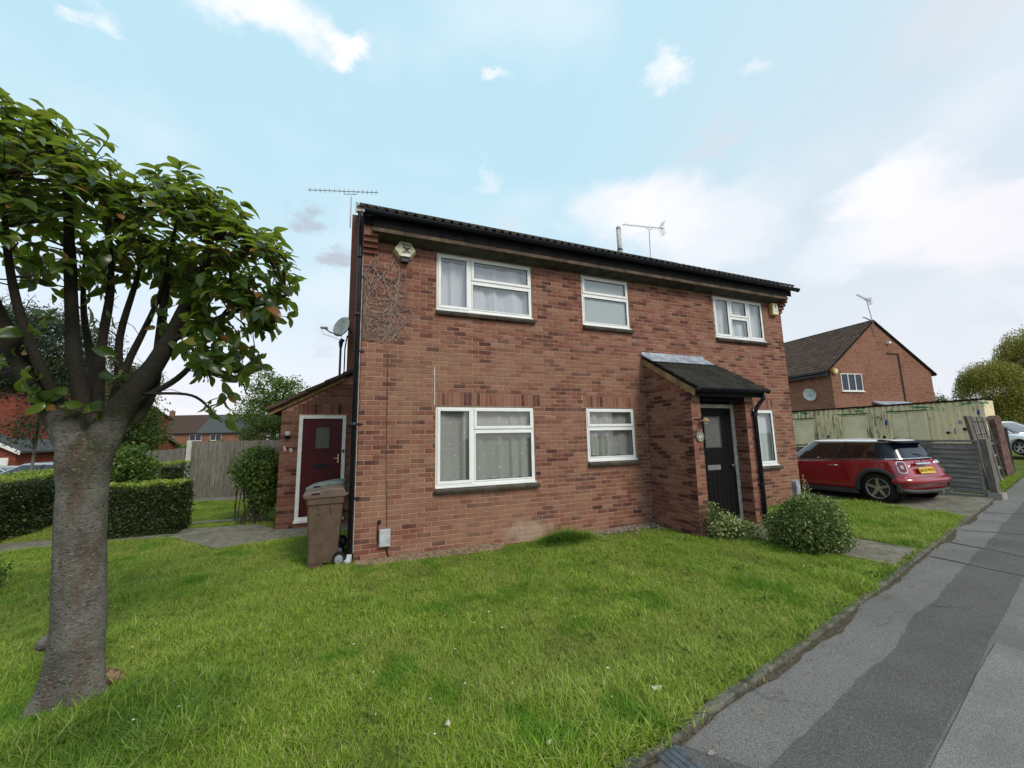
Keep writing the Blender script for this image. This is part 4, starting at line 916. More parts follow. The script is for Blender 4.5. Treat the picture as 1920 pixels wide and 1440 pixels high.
# numbers
def digit_thing(ch, x, z, lab):
    o = thing('house_number', lab, 'house number', (x, 2.99, z)); text(ch, .13, Matrix.Translation((x, 2.988, z)) @ FRONT, 'white_paint', o, 'numeral', .004)
digit_thing('5', -1.375, 1.605, 'white numeral 5 on the brickwork left of the red door'); digit_thing('9', -1.265, 1.565, 'white numeral 9 next to the red door frame, right of the numeral 5')
t = thing('house_number_plate', 'round grey plate with the number 61 beside the porch door', 'number plate', (5.60, PY, 1.70)); part('disc', MB().cyl((5.585, PY, 1.70), .088, -.028, -.003, 24, 'y'), 'stone', t); text('61', .085, Matrix.Translation((5.585, PY - .030, 1.695)) @ FRONT, 'white_paint', t, 'numerals', .002)
t = thing('wall_lamp', 'small dark lamp with a brass shade on the porch corner', 'wall lamp', (5.62, PY, 1.95)); part('bracket', MB().box(5.49, 5.62, PY - .02, PY - .002, 2.0, 2.012).tube([(5.60, PY - .01, 2.0), (5.66, PY - .09, 2.02)], .01, 6), 'fascia_dark', t)
part('shade', MB().tube([(5.66, PY - .09, 1.965), (5.66, PY - .09, 2.03)], [.075, .02], 14), 'verge_wood', t); part('bulb', MB().tube([(5.66, PY - .09, 1.90), (5.66, PY - .09, 1.93), (5.66, PY - .09, 1.965)], [.015, .034, .03], 10), 'meter_grey', t, smooth=True)
t = thing('wall_lamp', 'small pale wall lamp on the brick left of the red door', 'wall lamp', (-1.33, 2.99, 1.87)); part('shade', MB().tube([(-1.33, 2.93, 1.88), (-1.33, 2.93, 1.945), (-1.33, 2.93, 1.96)], [.045, .055, .04], 12), 'meter_grey', t); part('bracket', MB().box(-1.36, -1.30, 2.93, 2.998, 1.82, 1.88), 'fascia_dark', t)
# bare creeper on the wall
t = thing('bare_creeper', 'leafless grey creeper stems spread over the brick at the upper left corner', 'climbing plant', (.2, 0, 4.6))
vr = random.Random(5); st = MB(); tw = MB()
def vine(x, z, a, L, r, depth):
    pts = []; n_ = max(4, int(L / .05)); 
    for k in range(n_):
        pts.append((x, -.014 - .012 * vr.random(), z)); a += vr.gauss(0, .22) + .05 * (-math.pi / 2 - a)
        x += math.cos(a) * L / n_; z += math.sin(a) * L / n_
        if x < .03: a = -1.2; x = .03
        if x > .68: a = -2.2
        if z < 3.28: break
        if depth < 3 and vr.random() < .25: vine(x, z, a + vr.choice((-1, 1)) * vr.uniform(.35, 1.1), L * vr.uniform(.3, .62), r * .65, depth + 1)
    if len(pts) > 1: (st if depth < 2 else tw).tube(pts, [r * (1 - .75 * k / len(pts)) for k in range(len(pts))], 5 if depth < 2 else 4, cap=False)
for x, z, a, L in ((.18, 4.72, -1.4, 1.1), (.28, 4.75, -1.5, 1.5), (.48, 4.7, -1.7, 1.4), (.55, 4.55, -1.9, 1.5), (.12, 4.55, -1.2, .9), (.60, 4.5, -1.8, 1.2), (.42, 4.6, -2.1, 1.2), (.62, 4.3, -2.2, 1.1), (.3, 4.4, -1.3, 1.2), (.5, 4.1, -1.6, .9)): vine(x, z, a, L, .0085, 0)
for k in range(8):      # the ones hooking back up at the bottom edge
    x0_ = .30 + .06 * k; jj = lambda: vr.uniform(-.05, .05); st.tube([(x0_ * .5 + .1 + jj(), -.02, 3.32 + jj()), (x0_ * .8 + .06, -.022, 3.36 + .03 * k), (x0_ + .08 + jj(), -.02, 3.48 + .03 * k), (x0_ + .12 + jj(), -.02, 3.64 + .04 * k), (x0_ + .05 + jj(), -.018, 3.82 + jj())], .005, 5, cap=False)
part('stems', st, 'vine', t); part('twigs', tw, 'vine', t, kind='stuff')

# wheelie bins
def bin_(label, loc, rz, mat_b, mat_l, h=.98, with_wheel=True):
    t = thing('wheelie_bin', label, 'bin', (loc[0] + .03, loc[1], loc[2]), rz, 'wheelie bins by the drainpipe'); t.scale = (.86, .95, 1); W, D_ = .245, .27
    # front of bin at -x, wheels at +x
    mb = MB(); lv = [(0.06, .19, -.26, .17), (.12, .195, -.265, .175), (h - .12, .232, -.30, .24), (h - .11, .25, -.315, .25), (h - .02, .255, -.32, .25)]
    for z, wy, xa, xb in lv:
        for X, Y in ((xa, -wy + .03), (xa + .03, -wy), (xb - .02, -wy), (xb, -wy + .03), (xb, wy - .03), (xb - .02, wy), (xa + .03, wy), (xa, wy - .03)): mb.v.append((X, Y, z))
    for k in range(len(lv) - 1):
        for j in range(8): a = k * 8 + j; b = k * 8 + (j + 1) % 8; mb.f.append((a, b, b + 8, a + 8))
    mb.f.append(tuple(reversed(range(8)))); mb.f.append(tuple(range(32, 40)))
    mb.box(-.26, -.05, -.18, .18, .0, .07)
    b = part('body', mb, mat_b, t, True); bevel(b, .006)
    rb = MB(); 
    for x_ in (-.12, .06): rb.box(x_ - .012, x_ + .012, -.246, -.22, h - .24, h - .12)
    part('rib', rb, mat_b, b, True)
    ld = MB(); ld.prism([(-.365, h + .0), (-.33, h - .03), (.27, h - .02), (.28, h + .02), (.24, h + .10), (.05, h + .105), (-.24, h + .065), (-.37, h + .03)], -.27, .27, 'y'); bevel(part('lid', ld, mat_l, t, True), .018, 2)
    part('lid_grip', MB().box(-.24, -.12, -.276, -.27, h + .03, h + .05), 'black_plastic', t, True)
    part('handle', MB().tube([(.27, -.22, h + .0), (.33, -.22, h + .03), (.335, -.2, h + .035), (.335, .2, h + .035), (.33, .22, h + .03), (.27, .22, h)], .016, 8), mat_l, t, True)
    for s in (-1, 1):
        w = part('wheel', MB().cyl((.20, s * .225, .10), .10, -.026, .026, 22, 'y'), 'rubber', t, True); part('hub', MB().cyl((.20, s * .225, .10), .062, -.030, .030, 20, 'y').cyl((.20, s * .225, .10), .02, -.036, .036, 10, 'y'), 'lead', w, True)
    part('axle', MB().cyl((.20, 0, .10), .012, -.22, .22, 8, 'y'), 'steel', t, True); return t
bin_('brown wheelie bin with a paler lid standing on the grass by the corner drainpipe', (-.40, .17, 0), R_(3), 'bin_brown', 'bin_lid')
bin_('dark green wheelie bin with a mottled grey lid behind the brown one', (-.40, .72, .02), R_(-4), 'bin_green', 'bin_lid_grey', 1.0)
# soil border with crumbs at the wall
mb = MB()
for a, b, w in ((.02, 2.3, .24), (3.8, 5.43, .27)):
    n_ = int((b - a) / .08)
    for k in range(n_ + 1):
        x = a + (b - a) * k / n_; ww = w * (1 + .5 * mnoise.noise((x * 3, 0, 7))) * min(1, 8 * min(k, n_ - k) / n_ + .3)
        i = len(mb.v); mb.v += [(x, -.002, G(x) + .045), (x, -ww * .5, G(x) + .03), (x, -ww, G(x) + .0)]
        if k: mb.f += [(i - 3, i - 2, i + 1, i), (i - 2, i - 1, i + 2, i + 1)]
o = part('soil_border', mb, 'soil', smooth=True); o['kind'] = 'structure'
peb = MB(); r = random.Random(3)
for k in range(170):
    x = r.uniform(3.9, 5.4); y = -r.uniform(.03, .3) if r.random() < .8 else -r.uniform(.2, .6); s = r.uniform(.006, .018); T = Matrix.Translation((x, y, G(x) + .035)) @ Matrix.Rotation(r.uniform(0, 3), 4, Vector((r.random(), r.random(), 1)).normalized()); peb.box(-s, s, -s * .7, s * .7, -s * .5, s * .5, T)
part('pebbles', peb, 'stone')['kind'] = 'stuff'
lf = MB(); 
for k in range(240):
    x = r.uniform(1.2, 9); y = kerb_y(x) + r.uniform(-.28, .06) ** 1 if True else 0; s = r.uniform(.005, .016); a = r.uniform(0, 6.28); z = G(x) - .02; dx, dy = math.cos(a) * s, math.sin(a) * s
    lf.face([(x - dx, y - dy, z), (x + dy * .5, y - dx * .5, z + .006), (x + dx, y + dy, z + .002), (x - dy * .5, y + dx * .5, z + .007)])
part('leaf_litter', lf, 'dry_leaf')['kind'] = 'stuff'
def fallen(x, y, s, a, mat, lab, z=.03):
    mb = MB(); n_ = 8
    for k in range(n_): q = 2 * math.pi * k / n_; mb.v.append((s * math.cos(q), s * .5 * math.sin(q), .010 * math.cos(2 * q)))
    mb.v.append((0, 0, .008)); mb.f = [(k, (k + 1) % n_, n_) for k in range(n_)]
    o = part('fallen_leaf', mb, mat); o.location = (x, y, G(x) + z); o.rotation_euler = (.25, .2, a); tag(o, lab, 'leaf', 'fallen leaves')
fallen(2.05, -4.66, .03, .6, 'dry_leaf', 'single brown leaf lying on the footpath near the bottom edge', -.02)
fallen(.55, -3.75, .035, 1.2, 'pale_leaf', 'pale upright leaf in the middle of the lawn foreground', .06)
fallen(1.05, -4.1, .03, .4, 'pale_leaf', 'pale round leaf on the grass near the lawn edge', .05)
fallen(1.95, -3.95, .05, .1, 'pale_leaf', 'long pale leaf on the grass beside the stone edging', .04)
fallen(3.1, -3.9, .03, .9, 'pale_leaf', 'pale leaf lying on the footpath right of the edging', -.02)
scr = MB()
for k in range(60):
    x = r.uniform(-2, 7); y = r.uniform(kerb_y(x) + .3, -.4); s = r.uniform(.006, .014); a = r.uniform(0, 6); dx, dy = math.cos(a) * s, math.sin(a) * s; z = G(x) + .05
    scr.face([(x - dx, y - dy, z), (x + dy * .6, y - dx * .6, z + .008), (x + dx, y + dy, z), (x - dy * .6, y + dx * .6, z + .008)])
part('petals', scr, 'pale_leaf')['kind'] = 'stuff'
# stop tap cover in the footpath
T = Matrix.Translation((1.70, -4.45, -.028)) @ Matrix.Rotation(R_(8), 4, 'Z'); t = thing('drain_cover', 'small dark ribbed utility cover set in the footpath by the edging', 'drain cover', (1.70, -4.45, -.028))
part('plate', MB().box(-.085, .085, -.13, .13, -.02, .004, T), 'iron_cover', t); rb = MB()
for k in range(4): rb.box(-.08 + k * .041, -.045 + k * .041, -.12, .12, .004, .008, T)
part('rib', rb, 'iron_cover', t)
tag(part('marker_post', MB().prism([(-.06, 0), (.06, 0), (.06, .62), (-.0, .66), (-.06, .62)], -.05, .05, 'y'), 'lead'), 'short grey plastic marker post behind the big bush', 'post'); bpy.data.objects['marker_post'].location = (8.75, -.62, .08)

# ------------------------------------------------------------------ vegetation
def leafmesh(name, pts, size, mat, parent=None, seed=1, flat=.35, asp=.55, label=None, cup=.15, nrm=None):
    """many small folded leaves as one mesh"""
    g = np.random.default_rng(seed); n_ = len(pts); pts = np.asarray(pts)
    d = g.normal(size=(n_, 3)); d[:, 2] -= flat; d /= np.linalg.norm(d, axis=1)[:, None]
    q = g.normal(size=(n_, 3)); s = np.cross(d, q); s /= np.linalg.norm(s, axis=1)[:, None]; nn = np.cross(d, s)
    L = (size * g.uniform(.65, 1.35, n_))[:, None]; w = L * asp * .5
    v = np.empty((n_, 4, 3)); v[:, 0] = pts; v[:, 1] = pts + d * L * .5 + s * w + nn * L * cup; v[:, 2] = pts + d * L; v[:, 3] = pts + d * L * .5 - s * w + nn * L * cup
    me = bpy.data.meshes.new(name); me.vertices.add(4 * n_); me.vertices.foreach_set('co', v.reshape(-1)); me.loops.add(4 * n_); me.loops.foreach_set('vertex_index', np.arange(4 * n_, dtype=np.int32)); me.polygons.add(n_); me.polygons.foreach_set('loop_start', np.arange(0, 4 * n_, 4, dtype=np.int32)); me.polygons.foreach_set('loop_total', np.full(n_, 4, dtype=np.int32)); me.materials.append(M[mat]); me.update(); me.validate()
    o = bpy.data.objects.new(name, me); link(o, parent); o['kind'] = 'stuff'
    if label: o['label'] = label
    return o
leafmesh('weeds', WEED, .028, 'laurel_leaf', None, 5, flat=-.5, asp=.8)
def clumps(ells, n_clump, per, spread, seed, shell=.55):
    g = np.random.default_rng(seed); vol = np.array([a * b * c for _, (a, b, c) in ells]) ** .75; pick = g.choice(len(ells), n_clump, p=vol / vol.sum()); out = []
    for k in pick:
        c, r = ells[k]; u = g.normal(size=3); u /= np.linalg.norm(u); rr = g.uniform(shell, 1.0) ** .6; cc = np.array(c) + u * np.array(r) * rr
        out.append(cc + g.normal(size=(per, 3)) * spread * np.array([1, 1, .7]))
    return np.concatenate(out)
def tree(name, label, base, h, ells, mat, leaf, nc, per, spread, seed, trunk_r=.12, group=None, bark='bark', flat=.35, asp=.55, shell=.5, limbs=7, cat='tree'):
    t = thing(name, label, cat, base, 0, group); b = Vector(base); g = random.Random(seed); top = b + Vector((0, 0, h * .8)); tb = MB(); cz = b + Vector((0, 0, h * .35))
    tb.tube([b + Vector((0, 0, -.3)), b + Vector((.02, .03, h * .3)), top], [trunk_r * 1.2, trunk_r, trunk_r * .3], 8)
    for k in range(limbs):
        c, r = ells[g.randrange(len(ells))]; e = Vector(c) + Vector([g.uniform(-.7, .7) * q for q in r]); s = b + Vector((0, 0, h * g.uniform(.25, .6))); tb.tube([s, (s + e) / 2 + Vector((0, 0, .1 * h * g.uniform(-.3, 1))), e], [trunk_r * .5, trunk_r * .3, trunk_r * .08], 5)
    part('trunk', tb, bark, t); leafmesh('crown', clumps(ells, nc, per, spread, seed, shell), leaf, mat, t, seed, flat, asp); return t
def boxhedge(name, label, x0, x1, y0, y1, z0, z1, n_side, n_top, leaf, seed, mat='hedge_leaf', topmat='hedge_top_leaf', rot=0, group=None, bump=.06):
    t = thing(name, label, 'hedge', ((x0 + x1) / 2, (y0 + y1) / 2, z0), 0, group); g = np.random.default_rng(seed)
    def bmp(p): return np.array([mnoise.noise((a * 2.2, b * 2.2, c * 2.2)) * bump for a, b, c in p])
    P = []
    for ax, val, sgn in ((1, y0, -1), (0, x1, 1), (0, x0, -1), (1, y1, 1)):
        n_ = n_side if ax == 1 and sgn < 0 else int(n_side * (y1 - y0) / (x1 - x0 + .01)) if ax == 0 else n_side // 3
        p = np.stack([g.uniform(x0, x1, n_), g.uniform(y0, y1, n_), g.uniform(z0, z1, n_)], 1); p[:, ax] = val - sgn * np.abs(g.normal(0, .05, n_)); p[:, ax] += sgn * bmp(p); P.append(p)
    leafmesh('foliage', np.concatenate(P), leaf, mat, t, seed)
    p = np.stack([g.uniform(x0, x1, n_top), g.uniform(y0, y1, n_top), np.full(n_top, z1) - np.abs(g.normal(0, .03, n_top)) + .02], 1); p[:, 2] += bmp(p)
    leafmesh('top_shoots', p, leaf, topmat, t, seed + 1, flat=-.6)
    part('inner_branches', MB().box(x0 + .12, x1 - .12, y0 + .12, y1 - .12, z0 - .05, z1 - .12), 'twig', t); return t
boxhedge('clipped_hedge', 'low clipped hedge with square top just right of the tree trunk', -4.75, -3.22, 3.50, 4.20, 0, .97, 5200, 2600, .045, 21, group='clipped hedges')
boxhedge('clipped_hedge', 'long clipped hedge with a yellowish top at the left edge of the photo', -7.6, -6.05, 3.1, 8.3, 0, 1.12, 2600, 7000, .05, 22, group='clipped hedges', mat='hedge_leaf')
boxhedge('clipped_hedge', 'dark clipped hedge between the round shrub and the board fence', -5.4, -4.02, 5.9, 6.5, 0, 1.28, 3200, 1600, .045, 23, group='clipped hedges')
def bush(name, label, base, ells, layers, seed, cat='shrub', group=None):
    t = thing(name, label, cat, base, 0, group); tb = MB(); b = Vector(base); g = random.Random(seed)
    for k in range(9): c, r = ells[g.randrange(len(ells))]; e = Vector(c) + Vector([g.uniform(-.7, .7) * q for q in r]); tb.tube([b, (b + e) / 2 + Vector((g.uniform(-.05, .05), 0, .05)), e], [.012, .009, .004], 5)
    part('branches', tb, 'twig', t)
    for j, (mat, nc, per, spread, leaf, shell) in enumerate(layers): leafmesh('foliage', clumps(ells, nc, per, spread, seed + j, shell), leaf, mat, t, seed + j)
    return t
bush('round_shrub', 'yellowish round shrub right behind the tree trunk', (-4.80, 5.05, 0), [((-4.80, 5.05, .95), (.58, .50, .80))], [('laurel_leaf', 260, 26, .08, .075, .7), ('tree_leaf', 120, 20, .10, .07, .3)], 31)
bush('trellis_shrub', 'leafy green climber bush on a low trellis left of the side extension', (-2.0, 3.95, 0), [((-2.0, 3.95, 1.15), (.50, .28, .52)), ((-1.85, 3.9, .75), (.33, .25, .5))], [('laurel_leaf', 260, 22, .07, .06, .5), ('tree_leaf', 160, 18, .08, .055, .2)], 32)
tl = thing('trellis', 'thin bare stems and slim post under the leafy climber', 'trellis', (-2.45, 4.3, 0)); part('post', MB().tube([(-2.46, 4.3, -.1), (-2.46, 4.3, 1.15)], .014, 6), 'twig', tl)
tb = MB(); r = random.Random(9)
for k in range(26): a = r.uniform(-2.35, -1.55); b = r.uniform(-2.35, -1.55); tb.tube([(a, 3.95, 0), ((a + b) / 2 + r.uniform(-.15, .15), 3.92, .35), (b, 3.95, .9)], r.uniform(.005, .012), 5)
part('stems', tb, 'twig', tl)
bush('variegated_shrub', 'low cream and green variegated shrub at the porch corner', (5.75, -1.42, 0), [((5.72, -1.36, .20), (.24, .20, .24)), ((5.98, -1.48, .14), (.24, .18, .17)), ((5.58, -1.28, .42), (.07, .07, .20))], [('variegated_leaf', 150, 16, .045, .042, .6), ('bush_leaf', 110, 16, .06, .038, .3)], 33)
bush('round_bush', 'big rounded dense evergreen bush in the middle of the front garden', (6.18, -2.3, .04), [((6.28, -2.40, .40), (.41, .36, .40)), ((6.28, -2.40, .24), (.46, .38, .24))], [('bush_leaf', 420, 26, .05, .038, .85), ('bush_leaf', 240, 22, .07, .036, .4), ('variegated_leaf', 60, 5, .05, .036, 1.0)], 34)
bush('variegated_shrub', 'small pale variegated shrub squeezed between the downpipe and the big bush', (6.2, -1.98, .03), [((6.12, -1.96, .26), (.15, .15, .24))], [('variegated_leaf', 80, 14, .04, .04, .5), ('bush_leaf', 60, 14, .05, .038, .3)], 35)
# upright flowering shoots
sh_ = thing('pale_shoots', 'tall pale flowering shoots rising out of the big bush', 'plant', (6.45, -2.1, .05)); tb = MB(); pp = []; r = random.Random(12)
for x, y, z0_, z1_ in ((6.52, -2.22, .6, 1.08), (6.58, -2.18, .6, .92), (5.95, -2.1, .5, .90), (6.48, -2.3, .6, .98), (6.98, -2.42, .1, .70)):
    P0, P1 = Vector((x, y, z0_)), Vector((x + r.uniform(-.09, .02), y, z1_)); tb.tube([P0, (P0 + P1) / 2 + Vector((.01, 0, 0)), P1], .003, 4)
    for k in range(26): q = r.uniform(.35, 1); pp.append(P0.lerp(P1, q) + Vector((r.gauss(0, .014), r.gauss(0, .014), 0)))
part('stems', tb, 'vine', sh_); leafmesh('petals', [tuple(p) for p in pp], .028, 'variegated_leaf', sh_, 3)
bush('edge_shrub', 'scrap of dark shrub cut off by the left edge of the photo', (-4.35, .75, 0), [((-4.38, .7, .25), (.35, .3, .33))], [('laurel_leaf', 90, 16, .05, .05, .5)], 36)

# foreground magnolia
TR = thing('magnolia_tree', 'stout grey pollarded tree with big glossy leaves in the left foreground', 'tree', (-1.76, -2.42, 0))
tk = MB(); 
def smooth(pts, k=4):
    P = [Vector(p) for p in pts]; out = []
    for i in range(len(P) - 1):
        p0, p1, p2, p3 = P[max(i - 1, 0)], P[i], P[i + 1], P[min(i + 2, len(P) - 1)]
        for j in range(k):
            t = j / k; out.append(.5 * ((2 * p1) + (p2 - p0) * t + (2 * p0 - 5 * p1 + 4 * p2 - p3) * t * t + (3 * p1 - p0 - 3 * p2 + p3) * t ** 3))
    out.append(P[-1]); return out
def srad(r, k=4): return [r[i] + (r[i + 1] - r[i]) * j / k for i in range(len(r) - 1) for j in range(k)] + [r[-1]]
tp = [(-1.755, -2.43, -.12), (-1.76, -2.43, .02), (-1.765, -2.44, .18), (-1.775, -2.45, .4), (-1.785, -2.47, .7), (-1.80, -2.52, 1.15), (-1.80, -2.56, 1.45), (-1.79, -2.60, 1.64), (-1.78, -2.62, 1.77), (-1.78, -2.62, 1.86)]
tr_ = [.175, .165, .150, .141, .136, .131, .130, .142, .130, .06]
P_ = smooth(tp, 5); Rr = srad(tr_, 5); nS = 44
base_i = 0
for k, (p, rr) in enumerate(zip(P_, Rr)):
    for j in range(nS):
        a = 2 * math.pi * j / nS; fl_ = math.exp(-max(0, p.z) / .16); lobes = 1 + fl_ * (.30 * math.cos(3 * a + 1.9) + .22 * math.cos(5 * a + .4)) + .12 * fl_ * max(0, math.cos(a - 3.3)) ** 6 + .03 * mnoise.noise((math.cos(a) * 1.4, math.sin(a) * 1.4, p.z * 3)) + .018 * mnoise.noise((math.cos(a) * 4, math.sin(a) * 4, p.z * 9))
        if p.z > 1.5: lobes += .10 * mnoise.noise((math.cos(a) * 2.5, math.sin(a) * 2.5, p.z * 6))
        tk.v.append((p.x + rr * lobes * math.cos(a), p.y + rr * lobes * math.sin(a), p.z))
for k in range(len(P_) - 1):
    for j in range(nS): a = k * nS + j; b = k * nS + (j + 1) % nS; tk.f.append((a, b, b + nS, a + nS))
tk.f.append(tuple(range((len(P_) - 1) * nS, len(P_) * nS)))
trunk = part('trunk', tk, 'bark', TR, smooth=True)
part('burl', MB().tube(smooth([(-1.87, -2.41, .43), (-1.93, -2.385, .41), (-1.985, -2.365, .385), (-2.02, -2.35, .365)], 3), srad([.095, .08, .055, .02], 3), 12, wob=.7), 'bark', trunk, smooth=True)
part('burl', MB().tube(smooth([(-1.87, -2.47, .99), (-1.93, -2.45, .97), (-1.965, -2.435, .95)], 3), srad([.08, .045, .012], 3), 12, wob=.7), 'bark', trunk, smooth=True)
part('root_stump', MB().tube(smooth([(-1.70, -2.42, .12), (-1.63, -2.35, .085), (-1.585, -2.305, .04), (-1.55, -2.27, -.03)], 3), srad([.085, .055, .04, .02], 3), 12, wob=.5), 'cut_wood', trunk, smooth=True)
def limb(pts, rad, n_=12, wob=.10, name='limb', parent=None):
    return part(name, MB().tube(smooth(pts, 4), srad(rad, 4), n_, wob=wob), 'bark', parent or TR, smooth=True)
LIMBS = [([(-1.79, -2.60, 1.40), (-1.875, -2.62, 1.84), (-2.02, -2.65, 2.09), (-2.20, -2.66, 2.42), (-2.34, -2.70, 2.75), (-2.42, -2.75, 3.15), (-2.45, -2.78, 3.6)], [.06, .10, .072, .062, .055, .04, .018]),
    ([(-1.78, -2.60, 1.40), (-1.67, -2.65, 1.84), (-1.55, -2.70, 2.07), (-1.40, -2.74, 2.34), (-1.30, -2.78, 2.58), (-1.20, -2.84, 2.85), (-1.10, -2.88, 3.1), (-1.04, -2.90, 3.3)], [.06, .10, .078, .060, .045, .032, .018, .006]),
    ([(-1.72, -2.62, 1.70), (-1.62, -2.63, 1.90), (-1.52, -2.60, 1.98), (-1.44, -2.62, 2.25), (-1.42, -2.66, 2.62), (-1.40, -2.7, 3.1), (-1.36, -2.74, 3.5)], [.04, .05, .042, .036, .030, .02, .006]),
    ([(-1.80, -2.60, 1.80), (-1.84, -2.60, 2.05), (-1.92, -2.60, 2.40), (-1.96, -2.60, 2.70), (-2.0, -2.62, 3.1), (-2.04, -2.63, 3.45), (-2.08, -2.66, 3.9)], [.055, .048, .042, .038, .034, .026, .006]),
    ([(-1.76, -2.58, 1.80), (-1.77, -2.57, 2.1), (-1.80, -2.55, 2.5), (-1.79, -2.55, 2.95), (-1.84, -2.56, 3.4), (-1.86, -2.5, 3.75)], [.04, .032, .028, .025, .018, .006]),
    ([(-1.72, -2.60, 1.85), (-1.66, -2.60, 2.2), (-1.68, -2.60, 2.55), (-1.62, -2.62, 2.95), (-1.56, -2.64, 3.3)], [.035, .026, .022, .018, .006]),
    ([(-1.70, -2.60, 1.88), (-1.66, -2.62, 2.05), (-1.60, -2.64, 2.35), (-1.52, -2.66, 2.60), (-1.44, -2.70, 2.85), (-1.36, -2.75, 3.2)], [.032, .028, .024, .020, .016, .005]),
    ([(-1.95, -2.62, 2.05), (-2.12, -2.50, 2.2), (-2.35, -2.4, 2.28), (-2.6, -2.3, 2.4)], [.05, .045, .035, .02]),
    ([(-1.84, -2.63, 1.86), (-1.98, -2.72, 2.2), (-2.1, -2.80, 2.6), (-2.16, -2.88, 3.0), (-2.2, -2.95, 3.5)], [.04, .032, .026, .02, .006]),
    ([(-1.80, -2.52, 1.85), (-1.9, -2.4, 2.3), (-2.05, -2.3, 2.8), (-2.12, -2.25, 3.3)], [.035, .028, .02, .006]),
    ([(-1.60, -2.70, 2.02), (-1.42, -2.72, 2.12), (-1.26, -2.74, 2.24), (-1.14, -2.78, 2.40), (-1.06, -2.8, 2.62), (-.96, -2.84, 2.78)], [.022, .022, .02, .016, .012, .008]),
    ([(-1.45, -2.74, 2.12), (-1.20, -2.76, 2.12), (-1.08, -2.78, 2.06), (-.99, -2.80, 1.94)], [.012, .010, .009, .004]),
    ([(-1.30, -2.78, 2.52), (-1.12, -2.82, 2.62), (-.94, -2.86, 2.74), (-.72, -2.9, 2.82), (-.56, -2.92, 2.9)], [.022, .018, .015, .01, .004]),
    ([(-1.14, -2.78, 2.36), (-.98, -2.82, 2.30), (-.84, -2.84, 2.22), (-.80, -2.85, 2.12)], [.010, .008, .006, .003]),
    ([(-1.10, -2.82, 2.7), (-.98, -2.86, 2.42), (-.86, -2.88, 2.32), (-.72, -2.9, 2.30)], [.012, .009, .007, .003])]
for pts, rad in LIMBS: limb(pts, rad)
# shoots with whorls of leaves
def biglf(L=.125, seed=0):
    g = random.Random(seed); mb = MB(); n_ = 6; fold = g.uniform(.25, .6); curl = g.uniform(.5, 1.5); rows = []
    for k in range(n_ + 1):
        t = k / n_; w = L * .29 * math.sin(math.pi * t ** 1.25) ** .7 if 0 < k < n_ else L * .012
        y = L * t; z = -curl * L * .5 * t * t + .03 * L * math.sin(t * 9 + seed); rows.append(((-w, y, z + fold * w + .06 * L * g.uniform(-.5, .5)), (0, y, z), (w, y, z + fold * w)))
    for rw in rows: mb.v += list(rw)
    for k in range(n_): a = 3 * k; mb.f += [(a, a + 1, a + 4, a + 3), (a + 1, a + 2, a + 5, a + 4)]
    mb.f.append((0, 1, 1)) if False else None
    return mb
LM = [biglf(.118, s) for s in range(6)]; LMe = [mesh_from('leaf', m, 'magnolia_leaf', True) for m in LM]
LV = [np.array(m.v) for m in LM]
ELL = [((-2.25, -2.72, 3.40), (.78, .66, .62)), ((-1.88, -2.66, 3.36), (.55, .58, .40)), ((-1.22, -2.86, 3.28), (.50, .46, .44)), ((-2.40, -2.70, 4.0), (.38, .40, .24)), ((-.90, -2.92, 3.08), (.44, .38, .44)), ((-1.28, -2.84, 3.60), (.34, .32, .18)), ((-.62, -2.98, 2.95), (.30, .28, .33)), ((-.92, -2.92, 2.72), (.34, .28, .18))]
gl = random.Random(77); tips = []
vol = [a * b * c for _, (a, b, c) in ELL]
while len(tips) < 540:
    c, r = gl.choices(ELL, [v ** .7 for v in vol])[0]; u = Vector((gl.gauss(0, 1), gl.gauss(0, 1), gl.gauss(.25, 1))).normalized(); q = gl.uniform(.45, 1.0) ** .5 * (1.14 if gl.random() < .14 else 1); p = Vector((c[0] + u.x * r[0] * q, c[1] + u.y * r[1] * q, c[2] + u.z * r[2] * q))
    if p.z < 2.66 and p.x < -1.2: continue
    if (p - CAM).dot(cR) / max(.1, (p - CAM).dot(cF)) > -.56: continue
    tips.append((p, (u + Vector((0, 0, .9))).normalized()))
for p in ((-2.15, -2.72, 2.42), (-2.2, -2.75, 2.30), (-2.05, -2.8, 2.2), (-1.98, -2.78, 2.12), (-1.92, -2.8, 2.04), (-1.80, -2.8, 2.0), (-1.72, -2.78, 1.98), (-2.3, -2.8, 2.1), (-1.66, -2.76, 2.35), (-1.62, -2.76, 2.22), (-1.72, -2.8, 2.62), (-2.0, -2.8, 2.62), (-2.06, -2.8, 2.5), (-1.24, -2.8, 2.45), (-1.42, -2.8, 2.72), (-1.35, -2.8, 2.6)): tips.append((Vector(p), Vector((gl.uniform(-1, 1), gl.uniform(-1, 0), -.2)).normalized()))
for k in range(26): tips.append((Vector((gl.uniform(-1.1, -.72), gl.uniform(-3.0, -2.7), gl.uniform(2.22, 2.5))), Vector((gl.uniform(-1, 1), gl.uniform(-1, 1), -.3)).normalized()))
for k in range(4): tips.append((Vector((gl.uniform(-1.02, -.92), gl.uniform(-2.9, -2.7), gl.uniform(1.9, 2.15))), Vector((gl.uniform(-1, 1), gl.uniform(-1, 1), -.5)).normalized()))
heads = [Vector(p) for pts, rad in LIMBS for p in smooth(pts, 3)[6:]]
tw = MB(); places = []
